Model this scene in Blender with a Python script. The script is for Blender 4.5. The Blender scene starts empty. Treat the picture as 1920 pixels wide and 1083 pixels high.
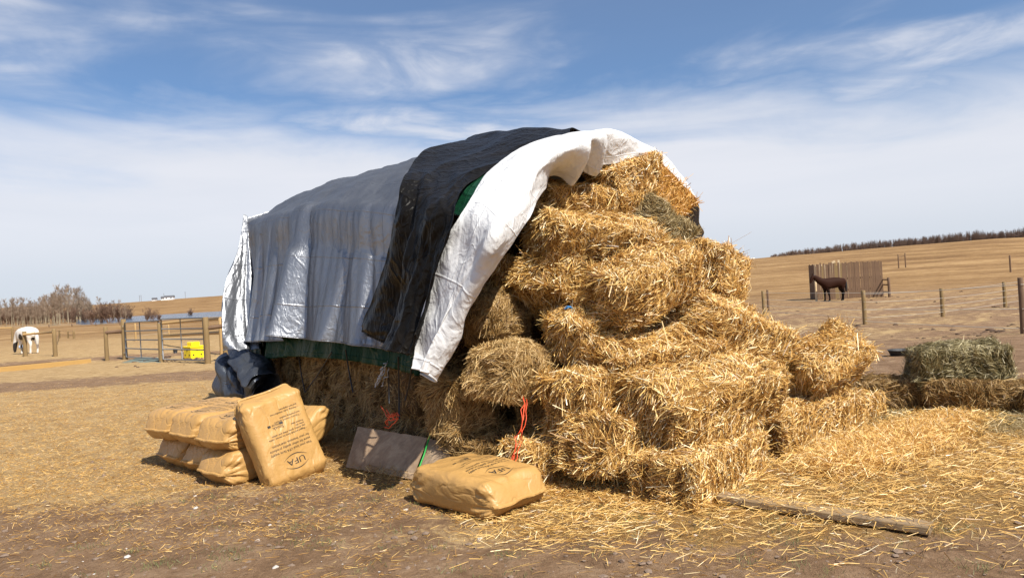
import bpy, math, random
import numpy as np
from mathutils import Vector, Matrix, Euler
from mathutils.bvhtree import BVHTree
rng = np.random.default_rng(7)
random.seed(7)
S = bpy.context.scene
COL = S.collection
R = math.radians

# ---------------------------------------------------------------- camera, sky, sun, exposure
F = 1300.0            # focal length in source-photo pixels (1920 wide)
H = 1.6
ROLL = R(3.3)
cam = bpy.data.cameras.new("camera"); camo = bpy.data.objects.new("camera", cam); COL.objects.link(camo)
cam.sensor_width = 36; cam.lens = 36 * F / 1920.0; cam.clip_start = .05; cam.clip_end = 9000
camo.matrix_world = Matrix.Translation((0, 0, H)) @ Matrix.Rotation(R(90), 4, 'X') @ Matrix.Rotation(-ROLL, 4, 'Z')
S.camera = camo

SUN = Vector((.63 * .64, -.63 * .77, .777)).normalized()
SUN_EL = math.asin(SUN.z); SUN_AZ = math.atan2(SUN.x, SUN.y)
sun = bpy.data.lights.new("sun", 'SUN'); suno = bpy.data.objects.new("sun", sun); COL.objects.link(suno)
sun.energy = 5.0; sun.angle = R(.53); sun.color = (1, .94, .84)
suno.rotation_euler = SUN.to_track_quat('Z', 'Y').to_euler()
S.view_settings.view_transform = 'Standard'; S.view_settings.look = 'None'
S.view_settings.gamma = 1; S.view_settings.use_curve_mapping = False
S.view_settings.exposure = 0.52

class NT:
    """small node-tree writer"""
    def __init__(s, tree): s.t = tree; s.n = tree.nodes; s.l = tree.links
    def node(s, typ, ins=None, **kw):
        n = s.n.new(typ)
        for k, v in kw.items(): setattr(n, k, v)
        if ins:
            for k, v in ins.items():
                if isinstance(v, bpy.types.NodeSocket): s.l.new(v, n.inputs[k])
                else: n.inputs[k].default_value = v
        return n
    def m(s, op, a, b=0.0, c=0.0, clamp=False):
        n = s.n.new('ShaderNodeMath'); n.operation = op; n.use_clamp = clamp
        for i, v in enumerate((a, b, c)):
            if isinstance(v, bpy.types.NodeSocket): s.l.new(v, n.inputs[i])
            else: n.inputs[i].default_value = v
        return n.outputs[0]
    def mix(s, f, a, b, mode='MIX'):
        n = s.n.new('ShaderNodeMix'); n.data_type = 'RGBA'; n.blend_type = mode
        for k, v in ((0, f), (6, a), (7, b)):
            if isinstance(v, bpy.types.NodeSocket): s.l.new(v, n.inputs[k])
            else: n.inputs[k].default_value = v if k == 0 else (*v, 1)[:4]
        return n.outputs[2]
    def ramp(s, f, stops):
        n = s.n.new('ShaderNodeValToRGB'); e = n.color_ramp.elements
        while len(e) < len(stops): e.new(.5)
        for q, (p, c) in zip(e, stops):
            q.position = p; q.color = (*c, 1) if len(c) == 3 else c
        s.l.new(f, n.inputs[0]); return n.outputs[0]
    def smooth(s, x, lo, hi):
        n = s.node('ShaderNodeMapRange', {1: lo, 2: hi, 3: 0.0, 4: 1.0}, interpolation_type='SMOOTHSTEP')
        s.l.new(x, n.inputs[0]); return n.outputs[0]
    def noise(s, vec, scale, detail=4, rough=.55, dist=0.0, col=False):
        n = s.node('ShaderNodeTexNoise', {'Scale': scale, 'Detail': detail, 'Roughness': rough, 'Distortion': dist})
        if vec is not None: s.l.new(vec, n.inputs['Vector'])
        return n.outputs[1 if col else 0]
    def mapping(s, vec, loc=(0, 0, 0), rot=(0, 0, 0), scale=(1, 1, 1)):
        n = s.node('ShaderNodeMapping', {'Location': loc, 'Rotation': rot, 'Scale': scale})
        s.l.new(vec, n.inputs[0]); return n.outputs[0]

W = bpy.data.worlds.new("World"); S.world = W; W.use_nodes = True
w = NT(W.node_tree); w.n.clear()
sky = w.node('ShaderNodeTexSky', sky_type='NISHITA', sun_disc=False, sun_elevation=SUN_EL, sun_rotation=SUN_AZ,
             altitude=1000.0, air_density=1.0, dust_density=.6, ozone_density=1.6)
tc = w.node('ShaderNodeTexCoord').outputs['Generated']
sx = w.node('ShaderNodeSeparateXYZ', {0: tc})
X, Y, Z = sx.outputs
az = w.m('ARCTAN2', X, Y); el = w.m('ARCSINE', Z)
vec = w.node('ShaderNodeCombineXYZ', {0: az, 1: el, 2: 0.0}).outputs[0]
# a high veil of cirrus streaks
v1 = w.mapping(vec, loc=(3.1, .4, 0), rot=(0, 0, R(-7)), scale=(1.5, 6.5, 1))
n1 = w.noise(v1, 1.5, 6, .52, .6)
v2 = w.mapping(vec, loc=(1.7, 2.2, 4), rot=(0, 0, R(24)), scale=(3.2, 9.0, 1))
n2 = w.noise(v2, 1.9, 7, .56, .8)
v3 = w.mapping(vec, loc=(.2, 5.2, 1), rot=(0, 0, R(-5)), scale=(1.1, 3.4, 1))
n3 = w.noise(v3, 1.5, 3, .5, .3)
elw = w.m('ADD', el, w.m('MULTIPLY', w.m('SUBTRACT', n1, .5), .20))
elw = w.m('ADD', elw, w.m('MULTIPLY', w.m('SUBTRACT', n2, .5), .05))
low = w.m('SUBTRACT', 1.0, w.smooth(elw, .155, .30))
veil = w.m('MULTIPLY', w.smooth(n1, .40, .72), w.m('ADD', .30, w.m('MULTIPLY', w.smooth(n2, .35, .70), .75)))
veil = w.m('MULTIPLY', veil, w.m('ADD', .45, w.m('MULTIPLY', w.smooth(n3, .38, .62), .8)), clamp=True)
veil = w.m('ADD', w.m('MULTIPLY', veil, .66), .14)
dens = w.m('MAXIMUM', w.m('MULTIPLY', low, .93), veil, clamp=True)
# the bank is whitest a little above the horizon and greyer, bluer at its foot
foot = w.smooth(el, .0, .13)
ccol = w.mix(foot, (8.9, 9.4, 10.4), (11.1, 11.2, 11.9))
band = w.smooth(w.noise(w.mapping(vec, rot=(0, 0, R(-4)), scale=(1.0, 9.0, 1)), 2.2, 4, .5, .4), .35, .7)
ccol = w.mix(w.m('MULTIPLY', band, .35), ccol, (9.3, 9.8, 10.9))
skyc = w.mix(1.0, sky.outputs[0], (.56, 1.14, 1.56), 'MULTIPLY')
full = w.mix(dens, skyc, ccol)
bg = w.node('ShaderNodeBackground', {0: full, 1: .053})
w.l.new(bg.outputs[0], w.node('ShaderNodeOutputWorld').inputs[0])

# ---------------------------------------------------------------- picture <-> place helpers
ct, st = math.cos(ROLL), math.sin(ROLL)
def uv(px, py):
    dx, dy = px - 960, 541.5 - py
    return dx * ct + dy * st, -dx * st + dy * ct
def at(px, py, Y):                       # the point at forward distance Y
    u, v = uv(px, py); return Vector((u * Y / F, Y, H + v * Y / F))
def sstep(a, b, x):
    t = np.clip((np.asarray(x, float) - a) / (b - a), 0, 1); return t * t * (3 - 2 * t)
def wob(x, y, s, ph=0.0):                # cheap smooth noise from sines, about -1..1
    x = np.asarray(x, float) * s; y = np.asarray(y, float) * s
    return (np.sin(x * 1.0 + 1.7 * np.sin(y * .83 + ph) + ph) + np.sin(y * 1.13 + 1.3 * np.sin(x * .71 + 2.1 * ph) + 2.7)
            + .6 * np.sin(x * 2.3 - y * 1.9 + 3.1 * ph) + .4 * np.sin(x * 3.7 + y * 4.3 + ph * 1.9)) / 3.0
def zg(x, y):
    x = np.asarray(x, float); y = np.asarray(y, float)
    r = np.hypot(x, y)
    yy = np.where(y > 0, y, 0)
    q = x / np.maximum(yy, 1.0)
    z = -.40 * sstep(9, 24, yy)
    z = z + .010 * wob(x, y, 2.6, .4) * np.exp(-r / 30) + .035 * wob(x, y, .6, 1.4) * sstep(5, 14, r)
    z = z + .10 * wob(x, y, .11, 2.4) * sstep(22, 60, r)
    right = sstep(-.08, .20, q)
    crest = sstep(62, 235, yy)
    zr = (7.2 + 2.0 * sstep(.2, .8, q) + .35 * wob(q * 9, 1, 1.2)) * crest * right - 6.5 * right * sstep(260, 420, yy)
    left = 1 - right
    lk = sstep(-.66, -.60, q); zl = -.3 * sstep(60, 140, yy) - lk * (1.35 * sstep(140, 190, yy) + 1.4 * sstep(196, 212, yy + 60 * (q + .42)))
    far = sstep(448, 475, yy - 30 * wob(q * 5, 0, 1.3)) * 2.0 + 13.5 * sstep(470, 900, yy) + 2.4 * sstep(-.62, -.40, q) * sstep(520, 900, yy)
    zl = zl + far
    return z + zr + zl * left
def G(px, py):                           # where the ray through a pixel meets the ground
    u, v = uv(px, py); Y = 1.6 * F / max(-v, 1)
    for _ in range(60):
        z = float(zg(u * Y / F, Y)); Y = Y * .5 + .5 * (H - z) * F / max(-v, 1)
    return Vector((u * Y / F, Y, float(zg(u * Y / F, Y))))

# the stack: corner L, axis a (away, to the left), p (across, away to the right)
L0 = Vector((-.75, 5.9, 0)); AX = Vector((-.523, .852, 0)).normalized(); PX = Vector((AX.y, -AX.x, 0))
def TW(t, w_, z): return L0 + AX * t + PX * w_ + Vector((0, 0, z))
def PW(px, py, w_):                      # pixel onto the plane parallel to the stack's long side, w_ in from it
    u, v = uv(px, py); k = u / F
    bx, by = L0.x + PX.x * w_, L0.y + PX.y * w_
    t = (k * by - bx) / (AX.x - k * AX.y)
    Yd = by + AX.y * t
    return Vector((u * Yd / F, Yd, H + v * Yd / F))

# ---------------------------------------------------------------- object helpers
def link(o, parent=None):
    COL.objects.link(o)
    if parent is not None: o.parent = parent
    return o
def tag(o, label=None, cat=None, group=None, kind=None):
    for k, v in (('label', label), ('category', cat), ('group', group), ('kind', kind)):
        if v: o[k] = v
    return o
def empty(name, loc, rz=0.0, label=None, cat=None, group=None):
    o = bpy.data.objects.new(name, None); o.empty_display_size = .2
    o.location = loc; o.rotation_euler = (0, 0, rz); link(o); return tag(o, label, cat, group)
def mesh_np(name, V, Fa, mat=None, smooth=True, tone=None):
    V = np.asarray(V, np.float32).reshape(-1, 3); Fa = np.asarray(Fa, np.int32)
    me = bpy.data.meshes.new(name); k = Fa.shape[1]
    me.vertices.add(len(V)); me.vertices.foreach_set('co', V.ravel())
    me.loops.add(Fa.size); me.loops.foreach_set('vertex_index', Fa.ravel())
    me.polygons.add(len(Fa)); me.polygons.foreach_set('loop_start', np.arange(0, Fa.size, k, dtype=np.int32))
    me.polygons.foreach_set('use_smooth', np.full(len(Fa), smooth))
    if tone is not None:
        a = me.attributes.new('tone', 'FLOAT', 'POINT'); a.data.foreach_set('value', np.asarray(tone, np.float32))
    me.update(calc_edges=True)
    if mat: me.materials.append(mat)
    return me
def ob(name, me, parent=None, **kw):
    o = bpy.data.objects.new(name, me); link(o, parent)
    if kw: tag(o, **kw)
    return o
def copy_tree(o, parent=None):
    c = o.copy(); COL.objects.link(c); c.parent = parent
    for ch in list(o.children): copy_tree(ch, c)
    return c
def tube(name, pts, rad, mat, seg=6, parent=None, cap=True, **kw):
    pts = [Vector(p) for p in pts]; n = len(pts)
    rad = [rad] * n if not hasattr(rad, '__len__') else rad
    V = []; Fa = []
    for i, p in enumerate(pts):
        d = (pts[min(i + 1, n - 1)] - pts[max(i - 1, 0)]).normalized()
        a = d.cross(Vector((0, 0, 1)) if abs(d.z) < .9 else Vector((1, 0, 0))).normalized(); b = d.cross(a)
        for k in range(seg):
            th = 2 * math.pi * k / seg; V.append(p + (a * math.cos(th) + b * math.sin(th)) * rad[i])
    for i in range(n - 1):
        for k in range(seg):
            k2 = (k + 1) % seg; Fa.append((i * seg + k, i * seg + k2, (i + 1) * seg + k2, (i + 1) * seg + k))
    me = bpy.data.meshes.new(name); fs = [tuple(f) for f in Fa]
    if cap: fs += [tuple(range(seg)), tuple(range((n - 1) * seg + seg - 1, (n - 1) * seg - 1, -1))]
    me.from_pydata([tuple(v) for v in V], [], fs); me.update()
    for pl in me.polygons: pl.use_smooth = len(pl.vertices) == 4
    me.materials.append(mat)
    if name is None: return me
    return ob(name, me, parent, **kw)
def boxmesh(name, sx_, sy_, sz_, mat, bev=.004, jit=0.0, z0=True, nx=1):
    """a board or block with chamfered long edges, optionally a little irregular; base at z=0 when z0"""
    hx, hy = sx_ / 2, sy_ / 2; za, zb = (0, sz_) if z0 else (-sz_ / 2, sz_ / 2)
    V = []; Fa = []
    ring = [(-hy + bev, za), (hy - bev, za), (hy, za + bev), (hy, zb - bev), (hy - bev, zb), (-hy + bev, zb), (-hy, zb - bev), (-hy, za + bev)]
    for i in range(nx + 1):
        x = -hx + sx_ * i / nx
        for (y, z) in ring:
            V.append((x + random.uniform(-jit, jit), y + random.uniform(-jit, jit), z + random.uniform(-jit, jit)))
    for i in range(nx):
        for k in range(8):
            k2 = (k + 1) % 8; Fa.append((i * 8 + k, i * 8 + k2, i * 8 + 8 + k2, i * 8 + 8 + k))
    Fa += [tuple(range(7, -1, -1)), tuple(range(nx * 8, nx * 8 + 8))]
    me = bpy.data.meshes.new(name); me.from_pydata(V, [], Fa); me.update(); me.materials.append(mat); return me
def grid_faces(nr, nc, wrap=False):
    i, j = np.meshgrid(np.arange(nr - 1), np.arange(nc if wrap else nc - 1), indexing='ij')
    j2 = (j + 1) % nc
    return np.stack([i * nc + j, i * nc + j2, (i + 1) * nc + j2, (i + 1) * nc + j], -1).reshape(-1, 4)

# ---------------------------------------------------------------- materials
def mat(name):
    m = bpy.data.materials.new(name); m.use_nodes = True; t = NT(m.node_tree)
    return m, t, m.node_tree.nodes['Principled BSDF']
def setp(t, b, **kw):
    for k, v in kw.items():
        k = {'base': 'Base Color', 'rough': 'Roughness', 'metal': 'Metallic', 'normal': 'Normal', 'spec': 'Specular IOR Level',
             'coat': 'Coat Weight', 'coatr': 'Coat Roughness', 'sheen': 'Sheen Weight'}[k]
        if isinstance(v, bpy.types.NodeSocket): t.l.new(v, b.inputs[k])
        else: b.inputs[k].default_value = (*v, 1) if isinstance(v, tuple) and len(v) == 3 else v
def bump(t, h, strength=.5, dist=.01, prev=None):
    n = t.node('ShaderNodeBump', {'Strength': strength, 'Distance': dist, 'Height': h})
    if prev is not None: t.l.new(prev, n.inputs['Normal'])
    return n.outputs[0]
def objc(t): return t.node('ShaderNodeTexCoord').outputs['Object']
def straw_mat(name, stops, rough=.42, trans=.0):
    m, t, b = mat(name)
    a = t.node('ShaderNodeAttribute', attribute_name='tone').outputs['Fac']
    c = t.ramp(a, stops)
    setp(t, b, base=c, rough=rough, spec=.5)
    if trans:
        tr = t.node('ShaderNodeBsdfTranslucent', {0: c}); mx = t.node('ShaderNodeMixShader', {0: trans})
        t.l.new(b.outputs[0], mx.inputs[1]); t.l.new(tr.outputs[0], mx.inputs[2])
        t.l.new(mx.outputs[0], t.n['Material Output'].inputs[0])
    return m
def core_mat(name, c1, c2, c3):  # kept darker than the stems, shade of the gaps put into the colour
    m, t, b = mat(name); o = objc(t)
    n1 = t.noise(t.mapping(o, rot=(.3, .5, .2), scale=(14, 70, 30)), 1.6, 5, .7, .8)
    n2 = t.noise(t.mapping(o, rot=(1.1, .2, .9), scale=(60, 16, 90)), 1.3, 5, .7, .6)
    n3 = t.noise(o, 3.0, 3, .5)
    f = t.m('MULTIPLY_ADD', n1, .6, t.m('MULTIPLY', n2, .45))
    c = t.ramp(f, [(.33, c1), (.5, c2), (.68, c3)])
    c = t.mix(t.m('MULTIPLY', t.smooth(n3, .4, .65), .35), c, tuple(x * .8 for x in c2))
    setp(t, b, base=c, rough=.8, spec=.2, normal=bump(t, f, .9, .03)); return m
M = {}
M['straw'] = straw_mat('straw', [(0, (.16, .065, .014)), (.25, (.42, .215, .052)), (.55, (.76, .475, .140)), (.8, (.92, .66, .27)), (1, (.96, .85, .57))], .38, .12)
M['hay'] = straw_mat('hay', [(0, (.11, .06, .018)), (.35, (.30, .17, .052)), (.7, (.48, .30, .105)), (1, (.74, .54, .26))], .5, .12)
M['hay_grey'] = straw_mat('hay_grey', [(0, (.11, .075, .03)), (.35, (.27, .19, .075)), (.7, (.44, .33, .145)), (1, (.68, .54, .30))], .5, .12)
M['hay_green'] = straw_mat('hay_green', [(0, (.05, .035, .013)), (.35, (.16, .12, .045)), (.7, (.33, .265, .115)), (1, (.66, .56, .32))], .45, .12)
M['straw_gold'] = straw_mat('straw_gold', [(0, (.28, .12, .02)), (.35, (.52, .26, .045)), (.7, (.72, .40, .09)), (1, (.85, .55, .2))], .42, .15)
M['core_straw'] = core_mat('core_straw', (.09, .042, .012), (.24, .12, .032), (.48, .28, .085))
M['core_hay'] = core_mat('core_hay', (.035, .02, .007), (.09, .052, .018), (.19, .12, .045))
M['core_grey'] = core_mat('core_grey', (.07, .055, .03), (.15, .12, .065), (.26, .21, .12))
M['core_green'] = core_mat('core_green', (.03, .026, .010), (.085, .075, .03), (.18, .16, .07))
M['core_gold'] = core_mat('core_gold', (.2, .09, .018), (.4, .2, .04), (.6, .33, .08))

def tarp_mat(name, base, metal, rough, crease=True, spec=.5, dirt=None, weave=.15, fl=1.0, tint=None):
    m, t, b = mat(name); uvn = t.node('ShaderNodeUVMap', uv_map='UVMap').outputs[0]; o = objc(t)
    big = t.noise(t.mapping(o, scale=(1, 1, .55)), 3.5, 6, .62, .7)
    crk = t.node('ShaderNodeTexVoronoi', {'Scale': 9.0, 'Vector': t.mix(.22, t.mapping(o, rot=(.4, .2, .3)), t.noise(o, 4, 3, .5, 0, True))}, feature='DISTANCE_TO_EDGE').outputs['Distance']
    crk = t.smooth(crk, 0, .16)
    small = t.noise(o, 26, 5, .65, .5)
    h = t.m('ADD', t.m('MULTIPLY', big, 1.6 * (.4 + .6 * fl)), t.m('MULTIPLY', small, .16)); h = t.m('ADD', h, t.m('MULTIPLY', crk, .05))
    for sc_, am_, wd_ in ((2.6, .55, .07), (6.5, .28, .09)):   # sharp fold lines of stiff sheeting
        rn = t.m('ABSOLUTE', t.m('SUBTRACT', t.noise(t.mapping(o, rot=(sc_, .4, 1.0), scale=(1, 1, .6)), sc_, 2, .4, 1.1), .5)); h = t.m('ADD', h, t.m('MULTIPLY', t.m('SUBTRACT', 1.0, t.smooth(rn, 0.0, wd_)), am_ * fl))
    if tint: b.inputs['Specular Tint'].default_value = (*tint, 1)
    if crease:   # packing creases, a grid of fine ridges in the sheet itself
        s = t.node('ShaderNodeSeparateXYZ', {0: uvn})
        for c_, k in ((0, .62), (1, .62)):
            fr = t.m('FRACT', t.m('MULTIPLY', s.outputs[c_], 1 / k)); ln = t.m('SUBTRACT', 1.0, t.smooth(t.m('ABSOLUTE', t.m('SUBTRACT', fr, .5)), .0, .022))
            h = t.m('ADD', h, t.m('MULTIPLY', ln, .22))
    nrm = bump(t, h, .55, .035)
    wv = t.node('ShaderNodeTexNoise', {'Scale': 160.0, 'Detail': 2.0}); t.l.new(o, wv.inputs['Vector'])
    nrm = bump(t, wv.outputs[0], weave, .004, nrm)
    dn = t.smooth(t.noise(o, 2.2, 6, .65, 1.0), .45, .75)
    col = t.mix(t.m('MULTIPLY', dn, .5), base, dirt or tuple(x * .7 for x in base))
    rr = t.m('ADD', t.m('MULTIPLY', big, .22), rough - .1)
    setp(t, b, base=col, metal=metal, rough=rr, normal=nrm, spec=spec); return m
M['silver'] = tarp_mat('silver_tarp', (.285, .296, .320), .84, .40, dirt=(.23, .238, .25), spec=.25, fl=.26, tint=(.35, .38, .42))
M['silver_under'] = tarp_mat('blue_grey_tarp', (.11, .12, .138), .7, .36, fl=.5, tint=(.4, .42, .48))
M['black'] = tarp_mat('black_tarp', (.007, .006, .005),   .0, .34, False, .10, (.018, .014, .010))
M['white'] = tarp_mat('white_tarp', (.68, .68, .675), .0, .42, True, .4, (.46, .445, .42), fl=.55)
M['green'] = tarp_mat('green_tarp', (.003, .040, .016), .0, .5, True, .2)

def simple(name, c, rough=.6, metal=0.0, var=.25, scale=8.0, b_=.2, stretch=(1, 1, 1), spec=.5, bd=.01):
    m, t, b = mat(name); o = objc(t); v = t.mapping(o, scale=stretch)
    n = t.noise(v, scale, 5, .6, .3)
    col = t.mix(n, tuple(x * (1 - var) for x in c), tuple(min(1, x * (1 + var)) for x in c))
    setp(t, b, base=col, rough=rough, metal=metal, spec=spec, normal=bump(t, n, b_, bd)); return m
M['post'] = simple('treated_post', (.22, .145, .06), .8, 0, .35, 6, .4, (6, 6, 1))
M['rail'] = simple('peeled_rail', (.42, .27, .11), .75, 0, .3, 6, .3, (1, 6, 6))
M['oldwood'] = simple('weathered_wood', (.15, .088, .050), .85, 0, .45, 5, .4, (7, 7, .7))
M['sunlit_wood'] = simple('sunlit_pale_wood', (.66, .50, .30), .75, 0, .2, 5, .3, (7, 7, .7))  # paler than the front planks, sunlight put into the colour
M['plank'] = simple('plank_wood', (.34, .235, .11), .75, 0, .35, 6, .5, (1.2, 22, 22))
m, t, b = mat('old_plank'); o = objc(t)
gr1 = t.noise(t.mapping(o, scale=(1.1, 26, 26)), 3.5, 5, .65, 1.0); st1 = t.noise(t.mapping(o, scale=(2.2, 5, 5)), 2.0, 5, .65, .5)
kn = t.node('ShaderNodeTexVoronoi', {'Scale': 2.6, 'Vector': t.mapping(o, scale=(1, 2.5, 2.5))}).outputs['Distance']
c = t.ramp(gr1, [(.3, (.15, .09, .04)), (.5, (.30, .20, .10)), (.7, (.42, .30, .165))]); c = t.mix(t.smooth(st1, .5, .72), c, (.20, .145, .095)); c = t.mix(t.m('SUBTRACT', 1.0, t.smooth(kn, .03, .09)), c, (.07, .035, .015))
setp(t, b, base=c, rough=.8, normal=bump(t, gr1, .7, .012)); M['plank'] = m
M['beam'] = simple('beam_wood', (.42, .25, .075), .75, 0, .3, 6, .4, (1.2, 16, 16))
M['steel'] = simple('galvanised_pipe', (.20, .205, .21), .5, .5, .25, 12, .1)
M['yellow'] = simple('yellow_plastic', (.86, .66, .01), .4, 0, .08, 3, .05)
M['tape'] = simple('white_fence_wire', (.50, .46, .40), .5, 0, .1, 20, .1)
M['darkrubber'] = simple('dark_rubber', (.018, .018, .02), .6, 0, .3, 10, .2)
M['greenmat'] = simple('grey_green_mat', (.14, .17, .14), .8, 0, .3, 4, .3)
M['cord'] = simple('black_cord', (.012, .012, .014), .5, 0, .2, 40, .2)
M['red_twine'] = simple('red_twine', (.80, .085, .02), .5, 0, .15, 60, .3)
M['blue_twine'] = simple('blue_twine', (.03, .30, .70), .5, 0, .15, 60, .3)
M['pale_twine'] = simple('faded_twine', (.40, .44, .48), .6, 0, .15, 60, .3)
M['bale_twine'] = simple('bale_twine', (.16, .07, .03), .7, 0, .15, 60, .3)
M['green_strap'] = simple('green_strap', (.02, .33, .05), .5, 0, .15, 40, .2)
M['ink'] = simple('black_ink', (.025, .022, .02), .6, 0, .2, 60, 0)
M['ball'] = simple('pale_blue_plastic', (.45, .58, .8), .35, 0, .05, 5, 0)
M['white_house'] = simple('white_siding', (.75, .75, .74), .6, 0, .06, 5, .05)
M['dark_roof'] = simple('dark_roof', (.10, .10, .11), .8, 0, .2, 5, .1)
M['window_dark'] = simple('dark_window', (.03, .035, .045), .15, 0, .1, 5, 0)
M['pale_bark'] = simple('aspen_bark', (.34, .285, .19), .8, 0, .35, 3, .2)
M['twig'] = simple('bare_twigs', (.25, .18, .125), .85, 0, .3, 1.5, 0)
M['twig_red'] = simple('willow_twigs', (.17, .10, .065), .85, 0, .3, 1.5, 0)
M['wood_far'] = simple('far_wood', (.20, .135, .10), .9, 0, .35, .2, 0)

# OSB / plywood
m, t, b = mat('weathered_plywood'); o = objc(t)
vo = t.node('ShaderNodeTexVoronoi', {'Scale': 34.0, 'Vector': t.mapping(o, scale=(1, 1.8, 1))}).outputs['Color']; vo = t.node('ShaderNodeRGBToBW', {0: vo}).outputs[0]
n = t.noise(o, 4, 6, .65, .8); ns = t.noise(t.mapping(o, scale=(3, 22, 3)), 3, 5, .6, .5)
c = t.mix(t.smooth(n, .35, .7), (.27, .19, .125), (.42, .32, .22)); c = t.mix(.38, c, t.mix(vo, (.25, .2, .16), (.8, .72, .62)), 'SOFT_LIGHT')
c = t.mix(t.m('MULTIPLY', t.smooth(ns, .5, .75), .4), c, (.15, .11, .08))
setp(t, b, base=c, rough=.8, normal=bump(t, ns, .5, .006)); M['ply'] = m

# feed sack paper
m, t, b = mat('tan_sack'); o = objc(t)
n = t.noise(o, 5, 5, .6, .5); n2 = t.noise(t.mapping(o, scale=(1, 1, 1)), 17, 4, .6, .5); n3 = t.noise(o, 70, 3, .6)
c = t.mix(n, (.41, .23, .070), (.50, .29, .098))
c = t.mix(t.m('MULTIPLY', t.smooth(n2, .55, .8), .25), c, (.36, .19, .055))
hh = t.m('ADD', t.m('MULTIPLY', n, 1.0), t.m('MULTIPLY', n2, .35)); rdg = t.m('ABSOLUTE', t.m('SUBTRACT', t.noise(t.mapping(o, scale=(.6, 1, 1.4)), 6, 2, .5, .5), .5)); hh = t.m('ADD', hh, t.m('MULTIPLY', n3, .04)); hh = t.m('SUBTRACT', hh, t.m('MULTIPLY', t.m('SUBTRACT', 1.0, t.smooth(rdg, 0.0, .09)), .28))
setp(t, b, base=c, rough=t.m('ADD', .38, t.m('MULTIPLY', n2, .14)), spec=.4, normal=bump(t, hh, .42, .03)); M['sack'] = m

# ground: zones (straw litter, dry grass, bare dirt) come as a vertex attribute, broken up by noise
m, t, b = mat('ground'); g = t.node('ShaderNodeNewGeometry').outputs['Position']
zc = t.node('ShaderNodeAttribute', attribute_name='zones').outputs['Color']
zs = t.node('ShaderNodeSeparateColor', {0: zc}); zstraw, zgrass, zfar = zs.outputs[0], zs.outputs[1], zs.outputs[2]
nb = t.noise(g, .55, 5, .6, .4); nm = t.noise(g, 3.0, 6, .65, .6); nf = t.noise(g, 22, 6, .7, .5); nff = t.noise(g, 90, 4, .7)
fib1 = t.noise(t.mapping(g, rot=(0, 0, .5), scale=(12, 85, 1)), 1.0, 4, .7, 2.2)
fib2 = t.noise(t.mapping(g, rot=(0, 0, -.7), scale=(80, 13, 1)), 1.0, 4, .7, 2.2)
fib = t.m('MAXIMUM', fib1, fib2)
dirt = t.ramp(t.m('ADD', t.m('MULTIPLY', nm, .6), t.m('MULTIPLY', nf, .4)), [(.32, (.115, .064, .033)), (.5, (.232, .142, .080)), (.68, (.34, .23, .142))])
dirt = t.mix(t.m('MULTIPLY', t.smooth(fib, .62, .74), .5), dirt, (.42, .29, .14))
strw = t.ramp(fib, [(.42, (.13, .07, .026)), (.56, (.29, .17, .062)), (.72, (.52, .35, .15))])
gras = t.ramp(t.m('ADD', t.m('MULTIPLY', fib, .65), t.m('MULTIPLY', nm, .35)), [(.37, (.165, .095, .042)), (.51, (.36, .235, .108)), (.65, (.55, .395, .205))])
fs = t.noise(t.mapping(g, scale=(.03, .11, 1)), 1.0, 6, .65, .4)
fs2 = t.noise(t.mapping(g, scale=(.35, 1.1, 1)), 1.0, 8, .75, .6)
fs3 = t.noise(t.mapping(g, scale=(1.6, 3.5, 1)), 1.0, 5, .7, .3); ff = t.m('ADD', t.m('MULTIPLY', fs, .42), t.m('ADD', t.m('MULTIPLY', fs2, .33), t.m('MULTIPLY', fs3, .25)))
farc = t.ramp(ff, [(.38, (.10, .050, .020)), (.49, (.235, .135, .055)), (.60, (.39, .25, .115))])
brk = t.m('MULTIPLY', t.m('SUBTRACT', t.m('ADD', t.m('MULTIPLY', nm, .6), t.m('MULTIPLY', nf, .4)), .5), 1.6)
ms = t.smooth(t.m('ADD', zstraw, brk), .40, .62); mg = t.smooth(t.m('ADD', zgrass, brk), .36, .62)
c = t.mix(mg, dirt, gras); c = t.mix(ms, c, strw); c = t.mix(zfar, c, farc)
hg = t.m('ADD', t.m('MULTIPLY', nf, .8), t.m('MULTIPLY', nff, .35)); hg = t.m('ADD', hg, t.m('MULTIPLY', nm, 1.6)); hg = t.m('ADD', hg, t.m('MULTIPLY', fib, .5))
setp(t, b, base=c, rough=.92, spec=.15, normal=bump(t, hg, .8, .035)); M['ground'] = m
# far field across the water, with its own golden bands
m, t, b = mat('pond_water'); g = t.node('ShaderNodeNewGeometry').outputs['Position']
n = t.noise(t.mapping(g, scale=(.5, 1.4, 1)), 1.0, 5, .65)
setp(t, b, base=(.035, .07, .12), rough=.12, spec=.5, normal=bump(t, n, 1.0, .35)); M['water'] = m

# ---------------------------------------------------------------- ground sheet
ang = np.concatenate([np.linspace(-48, 48, 520), np.linspace(49.5, 310.5, 70)]) * math.pi / 180
rad = np.concatenate([[.02], .4 * (3600 / .4) ** (np.linspace(0, 1, 430))])
A_, R_ = np.meshgrid(ang, rad); GX = R_ * np.sin(A_); GY = R_ * np.cos(A_)
GZ = zg(GX, GY)
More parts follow.
